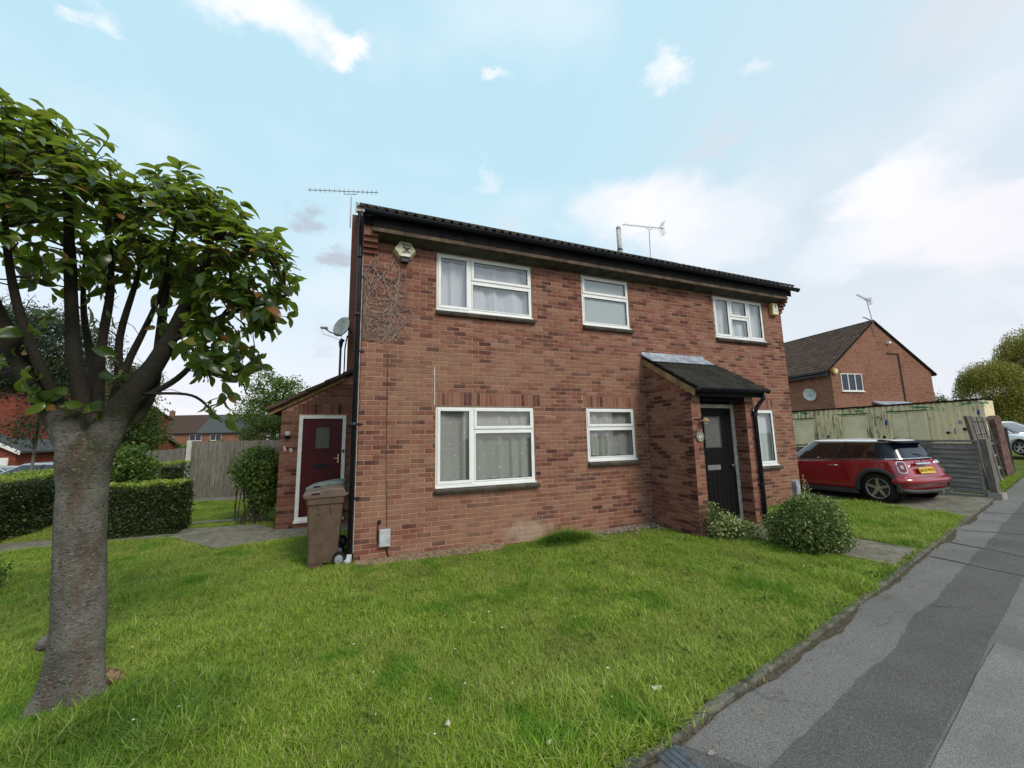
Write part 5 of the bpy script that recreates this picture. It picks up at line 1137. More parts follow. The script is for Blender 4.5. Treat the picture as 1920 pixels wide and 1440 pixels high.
for p, d in tips:
    h = min(heads, key=lambda q: (q - p).length + .6 * max(0, q.z - p.z)); mid = h.lerp(p, .55) + Vector((gl.uniform(-.05, .05), gl.uniform(-.05, .05), gl.uniform(-.06, .02)))
    L_ = (p - h).length; tw.tube([h, mid, p], [min(.011, .004 + L_ * .009), .0045, .0025], 5, cap=False)
    nl = gl.randint(4, 7)
    for k in range(nl):
        a = 2.4 * k + gl.uniform(-.4, .4); back = d * gl.uniform(-.09, .01); o = d.orthogonal().normalized(); ldir = (o * math.cos(a) + d.cross(o) * math.sin(a) + d * gl.uniform(.2, .9) + Vector((0, 0, gl.uniform(-.2, .45)))).normalized()
        up = (d + Vector((gl.uniform(-.4, .4), gl.uniform(-.4, .4), .6))).normalized(); x = ldir.cross(up).normalized(); z = x.cross(ldir)
        s = gl.uniform(.45, 1.15); Mx = Matrix(((x.x * s, ldir.x * s, z.x * s, p.x + back.x), (x.y * s, ldir.y * s, z.y * s, p.y + back.y), (x.z * s, ldir.z * s, z.z * s, p.z + back.z), (0, 0, 0, 1))); places.append((Mx, s))
part('twigs', tw, 'twig', TR, kind='stuff')
for k in range(90):   # long bare whips
    pass
places.sort(key=lambda m: (m[0].translation - CAM).length / m[1])
vis = [m for m in places if (m[0].translation - CAM).dot(cF) > 0 and abs((m[0].translation - CAM).dot(cR) / (m[0].translation - CAM).dot(cF)) < 1.33]
pk = set(id(m) for m in vis[:300]); V_, F_ = [], []; off = 0
for m in places:
    j = gl.randrange(6)
    if id(m) in pk:
        o = bpy.data.objects.new('leaf', LMe[j]); link(o, TR); o.matrix_basis = m[0]
    else:
        A = np.array(m[0]); v = LV[j] @ A[:3, :3].T + A[:3, 3]; V_.append(v); F_ += [tuple(off + q for q in f) for f in LM[j].f]; off += len(v)
fm = MB(); fm.v = np.concatenate(V_).tolist(); fm.f = F_; part('foliage', fm, 'magnolia_leaf', TR, smooth=True, kind='stuff')
wm = MB()
for k in range(34):
    h = gl.choice(heads); d = Vector((gl.uniform(-.6, 1), gl.uniform(-.6, .6), gl.uniform(-.5, .8))).normalized(); L_ = gl.uniform(.12, .3); wm.tube([h, h + d * L_ * .5 + Vector((0, 0, .02)), h + d * L_ + Vector((0, 0, gl.uniform(-.05, .05)))], [.0035, .0025, .0012], 4, cap=False)
for a, b in (((-1.98, -2.7, 3.75), (-1.93, -2.7, 4.0)), ((-1.95, -2.7, 3.9), (-1.75, -2.7, 3.89))): wm.tube([a, b], [.003, .0012], 4)
part('bare_whips', wm, 'twig', TR, kind='stuff')

# ------------------------------------------------------------------ cars
def apply_mods(o):
    dg = bpy.context.evaluated_depsgraph_get(); me = bpy.data.meshes.new_from_object(o.evaluated_get(dg)); o.modifiers.clear(); old = o.data; o.data = me; me.name = old.name
def car(name, label, loc, rotz, pitch, paint, roofmat, P, detail=True, group=None, sx=1., sz=1.):
    t = thing(name, label, 'car', loc, rotz, group); t.rotation_euler = (0, pitch, rotz); t.scale = (sx, 1, sz)
    st = P['st']; mb = MB(); nP = 9
    for X, w, zb, zt in st:
        prof = [(0, zb), (.70 * w, zb), (.93 * w, zb + .05), (.99 * w, .5 * (zb + .45)), (w, .56), (.992 * w, .74 if zt > .8 else zt - .08), (.962 * w, zt - .05), (.90 * w, zt), (0, zt + (.05 if X > P['hoodx'] else .015))]
        for y, z in prof + [(-y, z) for y, z in prof[-2:0:-1]]:
            xx = X + (max(0, z - .64) * P['slant'] if X < -.38 else 0); mb.v.append((xx, y, z))
    m = 16
    for k in range(len(st) - 1):
        for j in range(m): a = k * m + j; b = k * m + (j + 1) % m; mb.f.append((a, a + m, b + m, b))
    mb.f.append(tuple(range(m))); mb.f.append(tuple(reversed(range((len(st) - 1) * m, len(st) * m))))
    body = part('body', mb, paint, t, True, True); s = body.modifiers.new('s', 'SUBSURF'); s.levels = s.render_levels = 3 if detail else 2
    cs = []
    for X in (0, P['wb']):
        for sd in (-1, 1):
            c = bpy.data.objects.new('cut', mesh_from('cut', MB().cyl((X, sd * .80, .33), .375, -.28, .2, 28, 'y'), paint)); COL.objects.link(c); c.parent = t; cs.append(c)
            bm = body.modifiers.new('b', 'BOOLEAN'); bm.object = c; bm.operation = 'DIFFERENCE'; bm.solver = 'EXACT'
    bpy.context.view_layer.update(); apply_mods(body); body.data.shade_smooth()
    for c in cs: bpy.data.objects.remove(c)
    # wheel wells and arch trims
    for X in (0, P['wb']):
        for sd in (-1, 1):
            part('wheel_well', MB().cyl((X, sd * .62, .34), .36, -.10, .02, 20, 'y'), 'rubber', t, True)
            if detail:
                ar = MB(); n_ = 22
                for k in range(n_ + 1):
                    a = R_(-8) + (R_(196)) * k / n_
                    for rr, yy in ((.360, .70), (.360, .853), (.385, .862), (.435, .857), (.450, .838)): ar.v.append((X + rr * math.cos(a), sd * yy, .325 + rr * math.sin(a)))
                for k in range(n_):
                    for q in range(4): a = k * 5 + q; ar.f.append((a, a + 5, a + 6, a + 1) if sd > 0 else (a, a + 1, a + 6, a + 5))
                part('arch_trim', ar, 'grey_plastic', t, True, True)
            ty = MB(); n_ = 36; pr = [(.225, -.09), (.300, -.098), (.318, -.07), (.322, 0), (.318, .07), (.300, .098), (.225, .09)]
            for k in range(n_):
                a = 2 * math.pi * k / n_
                for rr, yy in pr: ty.v.append((X + rr * math.cos(a), sd * .745 + yy, .322 + rr * math.sin(a)))
            for k in range(n_):
                for q in range(6): a = k * 7 + q; b = ((k + 1) % n_) * 7 + q; ty.f.append((a, b, b + 1, a + 1))
            wh = thing_child('wheel', t); part('tyre', ty, 'rubber', wh, True, True)
            rim = MB(); yo = sd * .80
            n2 = 36; pr2 = [(.228, sd * .832), (.222, sd * .840), (.208, sd * .834), (.205, sd * .74)]
            i0 = len(rim.v)
            for k in range(n2):
                a = 2 * math.pi * k / n2
                for rr, yy in pr2: rim.v.append((X + rr * math.cos(a), yy, .322 + rr * math.sin(a)))
            for k in range(n2):
                for q in range(3): a = i0 + k * 4 + q; b = i0 + ((k + 1) % n2) * 4 + q; rim.f.append((a, b, b + 1, a + 1))
            for k in range(5):
                a = 2 * math.pi * (k + .25) / 5; ca, sa = math.cos(a), math.sin(a)
                def Q(r_, w_, y_): return (X + r_ * ca - w_ * sa, y_, .322 + r_ * sa + w_ * ca)
                i = len(rim.v); rim.v += [Q(.03, -.034, sd * .818), Q(.03, .034, sd * .818), Q(.212, .020, sd * .832), Q(.212, -.020, sd * .832), Q(.03, -.040, sd * .775), Q(.03, .040, sd * .775), Q(.212, .028, sd * .80), Q(.212, -.028, sd * .80)]; rim.f += [tuple(i + z for z in f) for f in ((0, 1, 2, 3), (0, 3, 7, 4), (1, 5, 6, 2), (3, 2, 6, 7))]
            rim.cyl((X, sd * .80, .322), .045, -.03, .03, 16, 'y'); part('rim', rim, 'steel', wh, True); part('brake_disc', MB().cyl((X, sd * .755, .322), .205, -.01, .01, 24, 'y'), 'grey_plastic', wh, True)
    # greenhouse
    n_ = 48; (xr0, xf0, zr0, zf0, w0), (xr1, xf1, z1, w1) = P['gh']
    def ring(xr, xf, w, zf):
        out = []
        for k in range(n_):
            a = 2 * math.pi * k / n_; c, s_ = math.cos(a), math.sin(a); e = .30; u = math.copysign(abs(c) ** e, c); v = math.copysign(abs(s_) ** (e * 1.15), s_); x = (xr + xf) / 2 + (xf - xr) / 2 * u; taper = 1 - .10 * max(0, u) ** 2 - .05 * max(0, -u) ** 3; out.append((x, w * v * taper, zf(x)))
        return out
    r0 = ring(xr0, xf0, w0, lambda x: zr0 + (zf0 - zr0) * (x - xr0) / (xf0 - xr0) - .015); r1 = ring(xr1, xf1, w1, lambda x: z1 + P.get('rs', 0) * (x - xr1)); rm = [tuple((np.array(a) * .5 + np.array(b) * .5) + np.array((0, (1 if a[1] > 0 else -1) * .018, 0))) for a, b in zip(r0, r1)]
    def seg(ks):
        q = MB()
        for k in ks:
            j = (k + 1) % n_; q.face([r0[k], r0[j], rm[j], rm[k]]); q.face([rm[k], rm[j], r1[j], r1[k]])
        return q
    def cls(k):
        a = (r0[k][0] + r0[(k + 1) % n_][0]) / 2; y = (r0[k][1] + r0[(k + 1) % n_][1]) / 2
        if abs(y) > w0 * .80 and xr0 + (.42 if detail else .10) < a < xf0 - .10: return 'side'
        if a < (xr0 + xf0) / 2 and abs(y) > w0 * .74: return 'pillar'
        return 'front' if a > (xr0 + xf0) / 2 else 'rear'
    gm = 'car_glass'
    part('side_window', seg([k for k in range(n_) if cls(k) == 'side' and r0[k][1] > 0]), gm, t, True, True); part('side_window', seg([k for k in range(n_) if cls(k) == 'side' and r0[k][1] <= 0]), gm, t, True, True)
    part('windscreen', seg([k for k in range(n_) if cls(k) == 'front']), gm, t, True, True); part('rear_window', seg([k for k in range(n_) if cls(k) == 'rear']), 'rear_glass', t, True, True)
    for sg in (-1, 1): part('rear_pillar', seg([k for k in range(n_) if cls(k) == 'pillar' and r0[k][1] * sg > 0]), 'black_plastic' if detail else paint, t, True, True)
    rf = MB(); c0 = ((xr1 + xf1) / 2, 0)
    lv = [(1.012, -.012), (1.02, .012), (.97, .036), (.80, .058), (.5, .07), (.0, .074)]
    for s_, dz in lv:
        for x, y, z in r1: rf.v.append((c0[0] + (x - c0[0]) * s_, y * s_, z + dz))
    for k in range(len(lv) - 1):
        for j in range(n_): a = k * n_ + j; b = k * n_ + (j + 1) % n_; rf.f.append((a, b, b + n_, a + n_))
    part('roof', rf, roofmat, t, True, True)
    # pillars
    for sd in (-1, 1):
        ka = min((k for k in range(n_) if r0[k][1] * sd > 0), key=lambda k: abs(r0[k][0] - (xf0 - .12)) + abs(abs(r0[k][1]) - w0 * .9)); part('front_pillar', MB().tube([r0[ka], tuple(np.array(rm[ka]) + (.0, 0, 0)), r1[ka]], .028, 7), roofmat, t, True)
        kb = min((k for k in range(n_) if r0[k][1] * sd > 0), key=lambda k: abs(r0[k][0] - P['bp'])); part('door_pillar', MB().tube([r0[kb], rm[kb], r1[kb]], .024, 6), 'black_plastic', t, True)
    part('belt_trim', MB().tube([(x, y * 1.01, z + .012) for x, y, z in r0 + r0[:1]], .011, 6, cap=False), 'chrome', t, True)
    # interior
    it = MB()
    for yy in (-.36, .36):
        for xx in (.35, 1.15):
            it.tube([(xx - .12, yy, .62), (xx - .22, yy, .95), (xx - .25, yy, 1.10)], [.22, .19, .16], 10); it.tube([(xx - .26, yy, 1.10), (xx - .27, yy, 1.24)], [.07, .085], 8)
    it.box(-.3, 2.1, -.68, .68, .60, .68); it.box(1.62, 1.95, -.66, .66, .70, .90); part('seats', it, 'interior', t, True)
    part('steering_wheel', MB().tube([(1.50 + .05 * math.sin(a), .36 + .17 * math.cos(a), .95 + .16 * math.sin(a)) for a in np.linspace(0, 6.283, 20)], .014, 6), 'grey_plastic', t, True)
    part('sill_trim', MB().box(.40, P['wb'] - .42, -.838, -.76, .165, .275).box(.40, P['wb'] - .42, .76, .838, .165, .275), 'grey_plastic', t, True)
    # mirrors
    for sd in (-1, 1): part('door_mirror', MB().tube([(xf0 - .42, sd * .80, .98), (xf0 - .40, sd * .90, 1.0), (xf0 - .40, sd * .97, .995)], [.03, .075, .05], 10), paint if not detail else 'grey_plastic', t, True, True)
    return t
def thing_child(name, parent):
    o = bpy.data.objects.new(name, None); COL.objects.link(o); o.parent = parent; o.empty_display_size = .1; return o
MINI = dict(wb=2.467, slant=.50, hoodx=2.2, bp=.98, gh=((-.40, 2.18, .975, .895, .775), (-.24, 1.58, 1.335, .585)), rs=.01,
    st=[(-.515, .52, .38, .93), (-.505, .70, .30, .95), (-.43, .79, .22, .965), (-.2, .83, .20, .97), (.3, .842, .19, .955), (1.2, .842, .19, .925), (1.9, .842, .19, .90), (2.3, .84, .19, .885), (2.65, .83, .20, .855), (2.9, .78, .22, .80), (3.06, .66, .27, .72), (3.10, .48, .34, .62)])
mini = car('parked_car', 'red three door hatchback with white roof parked nose in beside the house', (11.736, -1.06, .135), 1.506, .012, 'red_paint', 'white_car', MINI)
L_ = True
def lp(name, mb, mat, sm=False, parent=None): return part(name, mb, mat, parent or mini, True, sm)
lp('spoiler', MB().prism([(-.43, 1.325), (-.16, 1.375), (.02, 1.395), (.02, 1.37), (-.20, 1.335), (-.42, 1.305)], -.56, .56, 'y'), 'black_paint')
lp('aerial', MB().tube([(.02, 0, 1.39), (-.10, 0, 1.46)], [.012, .004], 6), 'rubber'); lp('roof_edge', MB().tube([(-.2, .585, 1.345), (.6, .60, 1.352), (1.45, .55, 1.36)], .012, 6), 'chrome')
for s in (1, -1):
    T = Matrix.Translation((-.452, s * .665, .785)) @ Matrix.Rotation(s * R_(-38), 4, 'Z') @ Matrix.Rotation(R_(24), 4, 'Y')
    def rr(w, h, d0, d1, e=4, n=24):
        mb = MB(); a_ = []
        for k in range(n):
            a = 2 * math.pi * k / n; c, q = math.cos(a), math.sin(a); a_.append((math.copysign(abs(c) ** (2 / e), c) * w, math.copysign(abs(q) ** (2 / e), q) * h))
        mb.v = [tuple(T @ Vector((d1, y, z))) for y, z in a_] + [tuple(T @ Vector((d0, y * .93, z * .93))) for y, z in a_]; mb.f = [(k, (k + 1) % n, n + (k + 1) % n, n + k) for k in range(n)] + [tuple(range(2 * n - 1, n - 1, -1))]; return mb
    tl_ = lp('tail_light', rr(.088, .148, -.030, .06), 'chrome'); lp('lens', rr(.072, .13, -.038, .02), 'lens_red', parent=tl_); lp('reflector', rr(.030, .045, -.042, -.03), 'lens_clear', parent=tl_)
bp_ = lp('boot_handle', MB().prism([(-.545, .84), (-.505, .885), (-.46, .885), (-.50, .83)], -.24, .24, 'y'), 'chrome'); bevel(bp_, .01)
pt = lp('number_plate', MB().prism([(-.585, .655), (-.545, .775), (-.52, .775), (-.56, .655)], -.25, .25, 'y'), 'plate_yellow')
xa = Vector((0, -1, 0)); nn_ = Vector((-.95, 0, .31)).normalized(); ya = nn_.cross(xa); 
Mt = Matrix(((xa.x, ya.x, nn_.x, -.5675), (xa.y, ya.y, nn_.y, 0), (xa.z, ya.z, nn_.z, .716), (0, 0, 0, 1)))
text('AK10 WHZ', .098, Mt, 'print_black', pt, 'registration', .0015, True)
lp('bumper_trim', MB().tube(smooth([(-.38, .80, .33), (-.52, .72, .30), (-.60, .45, .285), (-.615, 0, .28), (-.60, -.45, .285), (-.52, -.72, .30), (-.38, -.80, .33)], 4), .045, 8), 'grey_plastic', True)
lp('bumper', MB().tube(smooth([(-.36, .80, .50), (-.50, .76, .50), (-.59, .50, .50), (-.61, 0, .50), (-.59, -.50, .50), (-.50, -.76, .50), (-.36, -.80, .50)], 4), .085, 12), 'red_paint', True)
lp('exhaust', MB().cyl((-.62, -.22, .25), .035, -.05, .06, 12, 'x'), 'chrome'); lp('exhaust', MB().cyl((-.62, -.52, .27), .022, -.05, .04, 12, 'x'), 'chrome')
for o_ in list(mini.children):
    if o_.name.split('.')[0] in ('tail_light', 'boot_handle', 'number_plate', 'bumper_trim', 'bumper', 'exhaust', 'badge'): o_.location.x += .055
lp('rear_wiper', MB().tube([(-.40, -.12, 1.02), (-.375, -.02, 1.06), (-.36, .12, 1.065)], .009, 5), 'rubber')
lp('door_handle', MB().tube([(.76, .838, .80), (.80, .868, .80), (.93, .868, .797), (.97, .838, .797)], .013, 7), 'chrome'); lp('door_gap', MB().tube([(.66, .838, .93), (.64, .848, .7), (.55, .846, .45)], .004, 4), 'rubber')
lp('badge', MB().cyl((-.43, 0, .925), .03, -.01, .006, 14, 'x'), 'chrome'); lp('filler', MB().cyl((.12, -.843, .80), .08, -.006, .006, 18, 'y'), 'chrome')
GEN = dict(wb=2.6, slant=.35, hoodx=2.1, bp=1.05, gh=((-.62, 2.35, 1.0, .94, .78), (-.20, 1.35, 1.38, .60)), rs=.03, st=[(-.90, .55, .38, .90), (-.88, .74, .28, .98), (-.7, .82, .22, 1.0), (-.2, .85, .2, 1.0), (.4, .86, .19, .98), (1.3, .86, .19, .96), (2.0, .855, .19, .94), (2.6, .85, .19, .88), (3.0, .80, .21, .80), (3.3, .70, .25, .72), (3.42, .5, .34, .60)])
def headlights(t, paint):
    for s in (-1, 1): part('headlight', MB().prism([(3.05, .66), (3.34, .60), (3.30, .70), (3.02, .79)], s * .62 - .10, s * .62 + .10, 'y'), 'lens_clear', t, True)
    part('grille', MB().box(3.36, 3.44, -.42, .42, .36, .54), 'grey_plastic', t, True)
c1 = car('parked_car', 'white car parked on the road beyond the leaning fence at the right edge', (29.6, 3.6, .50), R_(-118), 0, 'white_car', 'white_car', GEN, False, 'distant parked cars', sz=1.04); headlights(c1, 0)
c2 = car('parked_car', 'white saloon seen over the hedge at the far left', (-16.2, 19.6, -.60), R_(-8), 0, 'white_car', 'white_car', GEN, False, 'distant parked cars')
c3 = car('parked_car', 'dark car with white roof parked beside the white saloon, half hidden by the tree trunk', (-12.6, 18.9, -.56), R_(-172), 0, 'dark_car_paint', 'white_car', GEN, False, 'distant parked cars', sz=1.06); headlights(c3, 0)

# ------------------------------------------------------------------ container, fences on the right
ct = thing('shipping_container', 'cream timber clad container with peeling paint and boarded windows behind the red car', 'container', (20.9, 6.5, .33)); CY0, CY1, CX, CZ0, CZ1 = .35, 13.2, 20.75, .2, 2.80
mb = MB(); prof = []; y = CY0
while y < CY1: prof += [(y, 0), (y + .09, 0), (y + .11, .035), (y + .17, .035), (y + .19, 0)]; y += .20
def topz(y): return CZ1 + .0 * y
for y, d in prof: mb.v += [(CX - .0 + d - (y - .35) * .0, y, CZ0), (CX + d, y, CZ1 - .06)]
for k in range(len(prof) - 1): a = 2 * k; mb.f.append((a, a + 1, a + 3, a + 2))
part('side_cladding', mb, 'peeling_paint', ct); mb = MB(); mb.box(CX + .04, CX + .78, CY0, CY1, CZ0, CZ1 - .07); part('shell', mb, 'peeling_paint', ct)
part('roof_rail', MB().box(CX - .03, CX + .8, CY0 - .02, CY1, CZ1 - .06, CZ1), 'fascia_dark', ct); part('corner_post', MB().box(CX - .035, CX + .10, CY0 - .02, CY0 + .10, CZ0, CZ1 - .06), 'peeling_paint', ct)
def board(y0, y1, z0, z1, split):
    f = part('boarded_window', frame_mb(y0 - .09, y1 + .09, z0 - .0, z1 + .07, .07, 0, .05), 'peeling_paint', ct); f.matrix_basis = Matrix(((0, 1, 0, CX - .065), (1, 0, 0, 0), (0, 0, 1, 0), (0, 0, 0, 1)))
    part('board', MB().box(CX - .05, CX - .02, y0, y1, z0, z1), 'boarding', f).matrix_parent_inverse = f.matrix_basis.inverted() @ Matrix.Identity(4) if False else Matrix.Identity(4)
    return f
def board(y0, y1, z0, z1, split):
    fr = MB().box(CX - .06, CX, y0 - .10, y0, z0, z1 + .08).box(CX - .06, CX, y1, y1 + .10, z0, z1 + .08).box(CX - .06, CX, y0, y1, z1, z1 + .08)
    f = part('boarded_window', fr, 'peeling_paint', ct); part('drip_strip', MB().box(CX - .08, CX - .061, y0 - .12, y1 + .12, z1 + .05, z1 + .10), 'green_trim', f)
    ys = [y0, *split, y1]
    for a, b in zip(ys[:-1], ys[1:]):
        part('board', MB().box(CX - .045, CX - .005, a + .008, b - .008, z0 + .01, z1 - .01), 'boarding', f); part('bolt', MB().cyl((CX - .05, (a + b) / 2, z0 + .25), .022, -.02, .0, 8, 'x'), 'rubber', f)
board(1.95, 2.95, .9, 2.42, (2.45,)); board(3.85, 4.75, .9, 2.40, ()); board(6.0, 6.8, .9, 2.3, ())
part('lamp', MB().tube([(CX - .02, 3.40, 2.3), (CX - .12, 3.40, 2.27)], [.05, .03], 8), 'steel', ct); bl = MB()
for y, z in ((.42, 2.22), (3.12, 1.95)): bl.face([(CX - .012, y, z), (CX - .012, y, z + .22), (CX - .012, y + .06, z + .20), (CX - .012, y + .10, z + .10), (CX - .012, y + .09, z)])
part('blue_tag', bl, 'blue_print', ct); part('blue_tag', MB().tube([(CX - .012, .95, 2.0), (CX - .012, 1.0, 2.05), (CX - .012, 1.04, 1.95), (CX - .012, .98, 1.9), (CX - .012, .95, 2.0)], .012, 5).box(CX - .014, CX - .010, 1.15, 1.18, 1.55, 1.75), 'blue_print', ct)
for y, z in ((.9, 1.72), (1.35, 1.6), (3.3, 1.45), (5.4, 1.5)): part('vent', MB().cyl((CX - .01, y, z), .05, -.02, .02, 10, 'x'), 'rubber', ct)
# louvred fence along the far side of the drive
def louvre_fence(label, y0, y1, zt, zb, x0, x1):
    t = thing('louvred_fence', label, 'fence', (x0, y0, zb), 0, 'louvred fence panels beside the drive'); n_ = 10
    A = Vector((x0, y0, 0)); B = Vector((x1, y1, 0)); d = (B - A).normalized(); L_ = (B - A).length; nrm = Vector((-d.y, d.x, 0)); 
    if nrm.x > 0: nrm = -nrm
    F = Matrix(((d.x, nrm.x, 0, A.x), (d.y, nrm.y, 0, A.y), (0, 0, 1, 0), (0, 0, 0, 1)))
    h = (zt - zb - .10) / n_
    for k in range(n_): part('slat', MB().box(.03, L_ - .03, -.012, .012, -h * .62, h * .62, F @ Matrix.Translation((0, 0, zb + .05 + h * (k + .5))) @ Matrix.Rotation(R_(13), 4, 'X')), 'grey_slat', t)
    for s0 in (0, L_ * .48, L_ - .05): part('batten', MB().box(s0, s0 + .05, .014, .05, zb, zt, F), 'grey_slat', t)
    part('rail', MB().box(0, L_, -.02, .055, zt, zt + .05, F), 'grey_slat', t); part('rail', MB().box(0, L_, -.02, .045, zb - .04, zb, F), 'grey_slat', t); return t
louvre_fence('grey louvred fence panel nearest the footpath behind the red car boot', -1.82, 0.0, 1.43, .22, 13.45, 13.62)
louvre_fence('grey louvred fence panel in the middle of the row behind the red car', .06, 1.9, 1.37, .20, 13.63, 13.75)
louvre_fence('grey louvred fence panel farthest from the footpath seen through the car windows', 1.96, 3.8, 1.28, .18, 13.76, 13.88)
t = thing('fence_post', 'leaning grey timber post closing the louvred fence by the footpath', 'post', (13.5, -1.95, .2)); part('shaft', MB().prism([(13.40, .1), (13.54, .1), (13.42, 1.52), (13.24, 1.50)], -2.0, -1.88, 'y'), 'grey_board', t); part('footing', MB().box(13.36, 13.60, -2.06, -1.84, .05, .30), 'concrete', t)
t = thing('leaning_fence', 'weathered grey fence panel leaning sideways beside the container', 'fence', (15.4, -1.3, .2)); r = random.Random(2)
A = Vector((14.35, -1.55, .23)); B = Vector((16.8, -1.02, .25)); d = (B - A).normalized(); LL = (B - A).length; lean = Vector((-.26, .06, 1.80))
def shear(s, w, z0, z1, o0, o1, k=0):
    a = A + d * s; b = A + d * (s + w); n_ = Vector((d.y, -d.x, 0)); mb = MB(); i = 0
    P = [a + n_ * o0 + lean * z0, b + n_ * o0 + lean * z0, b + n_ * o1 + lean * z0, a + n_ * o1 + lean * z0, a + n_ * o0 + lean * z1, b + n_ * o0 + lean * z1, b + n_ * o1 + lean * z1, a + n_ * o1 + lean * z1]
    mb.v = [tuple(p) for p in P]; mb.f = [(0, 3, 2, 1), (4, 5, 6, 7), (0, 1, 5, 4), (1, 2, 6, 5), (2, 3, 7, 6), (3, 0, 4, 7)]; return mb
k = 0
while k * .125 < LL - .05: part('board', shear(k * .125, .12, 0, 1 + r.uniform(-.01, .015), -.01 + .004 * (k % 2), .01 + .004 * (k % 2)), 'grey_panel', t); k += 1
for z in (.04, .22, .40, .58, .76, .94): part('rail', shear(0, LL, z, z + .025, .015, .045), 'grey_panel', t)
for s0 in (0, LL * .33, LL * .66, LL - .05): part('batten', shear(s0, .045, 0, 1.0, .046, .07), 'grey_panel', t)
t = thing('concrete_post', 'pale leaning board standing between the louvred fence and the leaning panel', 'post', (14.1, -1.7, .2)); part('shaft', MB().prism([(14.12, .15), (14.24, .15), (13.72, 2.06), (13.56, 2.04)], -1.66, -1.60, 'y'), 'grey_board', t)
t = thing('timber_post', 'broad rusty brown leaning timber post at the end of the fences', 'post', (18.1, -.95, .3)); part('shaft', MB().prism([(17.8, .1), (18.3, .1), (18.0, 2.05), (17.9, 2.12), (17.7, 2.10), (17.6, 2.0)], -.84, -.68, 'y'), 'wood_rust', t)
t = thing('timber_debris', 'broken planks heaped in the dark gap between the leaning fence and the brown post', 'timber', (17.2, -.7, .28))
for k in range(9): T = Matrix.Translation((17.0 + r.uniform(-.3, .4), -.8 + r.uniform(0, .4), .38 + .05 * k)) @ Matrix.Rotation(r.uniform(-.5, .5), 4, 'Z') @ Matrix.Rotation(r.uniform(-.4, .4), 4, 'Y'); part('plank', MB().box(-.45, .45, -.05, .05, -.012, .012, T), 'grey_board', t)
tag(part('gap_shade_slab', MB().box(18.2, 19.1, -.6, -.5, .1, 1.75), 'rubber'), 'added black slab standing in for the shade in the gap between the fences', 'shade slab')  # added black slab, its colour stands for the shade deep in the gap

# ------------------------------------------------------------------ houses around
def quadroof(mb, *p): mb.face(p)
nb = thing('neighbour_house', 'red brick gabled house with brown tiled roof beyond the container', 'house', (32.5, 12, .4))
NA = Vector((28.18, 9.0, 0)); NBp = Vector((37.19, 7.78, 0)); nd = (NBp - NA).normalized(); ndp = Vector((-nd.y, nd.x, 0)); NL = (NBp - NA).length
NFm = Matrix(((nd.x, ndp.x, 0, NA.x), (nd.y, ndp.y, 0, NA.y), (0, 0, 1, 0), (0, 0, 0, 1)))
def nbx(mb_fn): return mb_fn
RZN, EZN, DEP = 9.02, 5.62, 15.0
def tr_mb(mb, Mx): mb.v = [tuple(Mx @ Vector(v)) for v in mb.v]; return mb
AX = 4.3     # apex across
part('wall', tr_mb(MB().prism([(.0, 0), (NL, 0), (NL, EZN), (AX, RZN - .05), (0, EZN)], 0, .25, 'y').box(0, .25, .25, DEP, 0, EZN).box(NL - .25, NL, .25, DEP, 0, EZN).box(.25, NL - .25, DEP - .25, DEP, 0, EZN), NFm), 'far_brick', nb)
nr = part('roof', tr_mb(MB().prism([(-.35, EZN - .16), (AX, RZN), (NL + .4, EZN - .20), (NL + .4, EZN - .10), (AX, RZN + .10), (-.35, EZN - .06)], -.06, DEP + .2, 'y'), NFm), 'roof_tile_brown', nb)
tm_ = MB(); slL = math.hypot(AX + .35, RZN - EZN + .16); sa = math.atan2(RZN - EZN + .16, AX + .35); rows = 17; cols = 50
for r_ in range(rows):
    for c_ in range(cols):
        y = -.06 + c_ * .305; s = r_ * slL / rows; T = Matrix.Translation((-.38 + s * math.cos(sa), y, EZN - .045 + s * math.sin(sa))) @ Matrix.Rotation(-sa + R_(3.5), 4, 'Y')
        i = len(tm_.v); h_ = .03
        for (a, b, z) in ((0, 0, 0), (0, .09, h_), (0, .15, h_), (0, .2, 0), (0, .30, 0), (.36, 0, 0), (.36, .09, h_), (.36, .15, h_), (.36, .2, 0), (.36, .30, 0), (0, 0, -.03), (0, .3, -.03)): tm_.v.append(tuple(T @ Vector((a, b, z + .01))))
        tm_.f += [tuple(i + q for q in f) for f in ((0, 5, 6, 1), (1, 6, 7, 2), (2, 7, 8, 3), (3, 8, 9, 4), (10, 0, 1, 2, 3, 4, 11))]
part('roof_tiles', tr_mb(tm_, NFm), 'roof_tile_brown', nr, kind='stuff')
part('ridge', tr_mb(MB().tube([(AX, -.05, RZN + .08), (AX, DEP, RZN + .08)], .10, 8), NFm), 'roof_tile_brown', nr)
part('verge_trim', tr_mb(MB().prism([(-.35, EZN - .12), (AX, RZN + .03), (NL + .4, EZN - .16), (NL + .4, EZN - .06), (AX, RZN + .13), (-.35, EZN - .02)], -.10, -.06, 'y'), NFm), 'fascia_dark', nb)
part('gutter', tr_mb(MB().tube([(-.42, -.02, EZN - .14), (-.42, DEP, EZN - .14)], .06, 8).box(-.38, -.30, 0, DEP, EZN - .36, EZN - .12), NFm), 'black_plastic', nb)
def nwindow(a, b, c, d, parent, Fm, nl=3, y=-.02):
    f = frame_mb(a, b, c, d, .05, y - .02, y + .05)
    for k in range(1, nl): x = a + (b - a) * k / nl; f.box(x - .03, x + .03, y - .018, y + .05, c + .05, d - .05)
    w = part('window', tr_mb(f.box(a - .06, b + .06, y - .08, y + .03, c - .07, c - .002), Fm), 'white_paint', parent); part('pane', tr_mb(MB().box(a + .04, b - .04, y + .012, y + .02, c + .04, d - .04), Fm), 'rear_glass', w); return w
nwindow(.75, 2.55, 4.28, 5.42, nb, NFm)
part('side_window_recess', tr_mb(MB().box(-.03, .01, 3.0, 3.9, 4.0, 4.2), NFm), 'far_brick', nb)
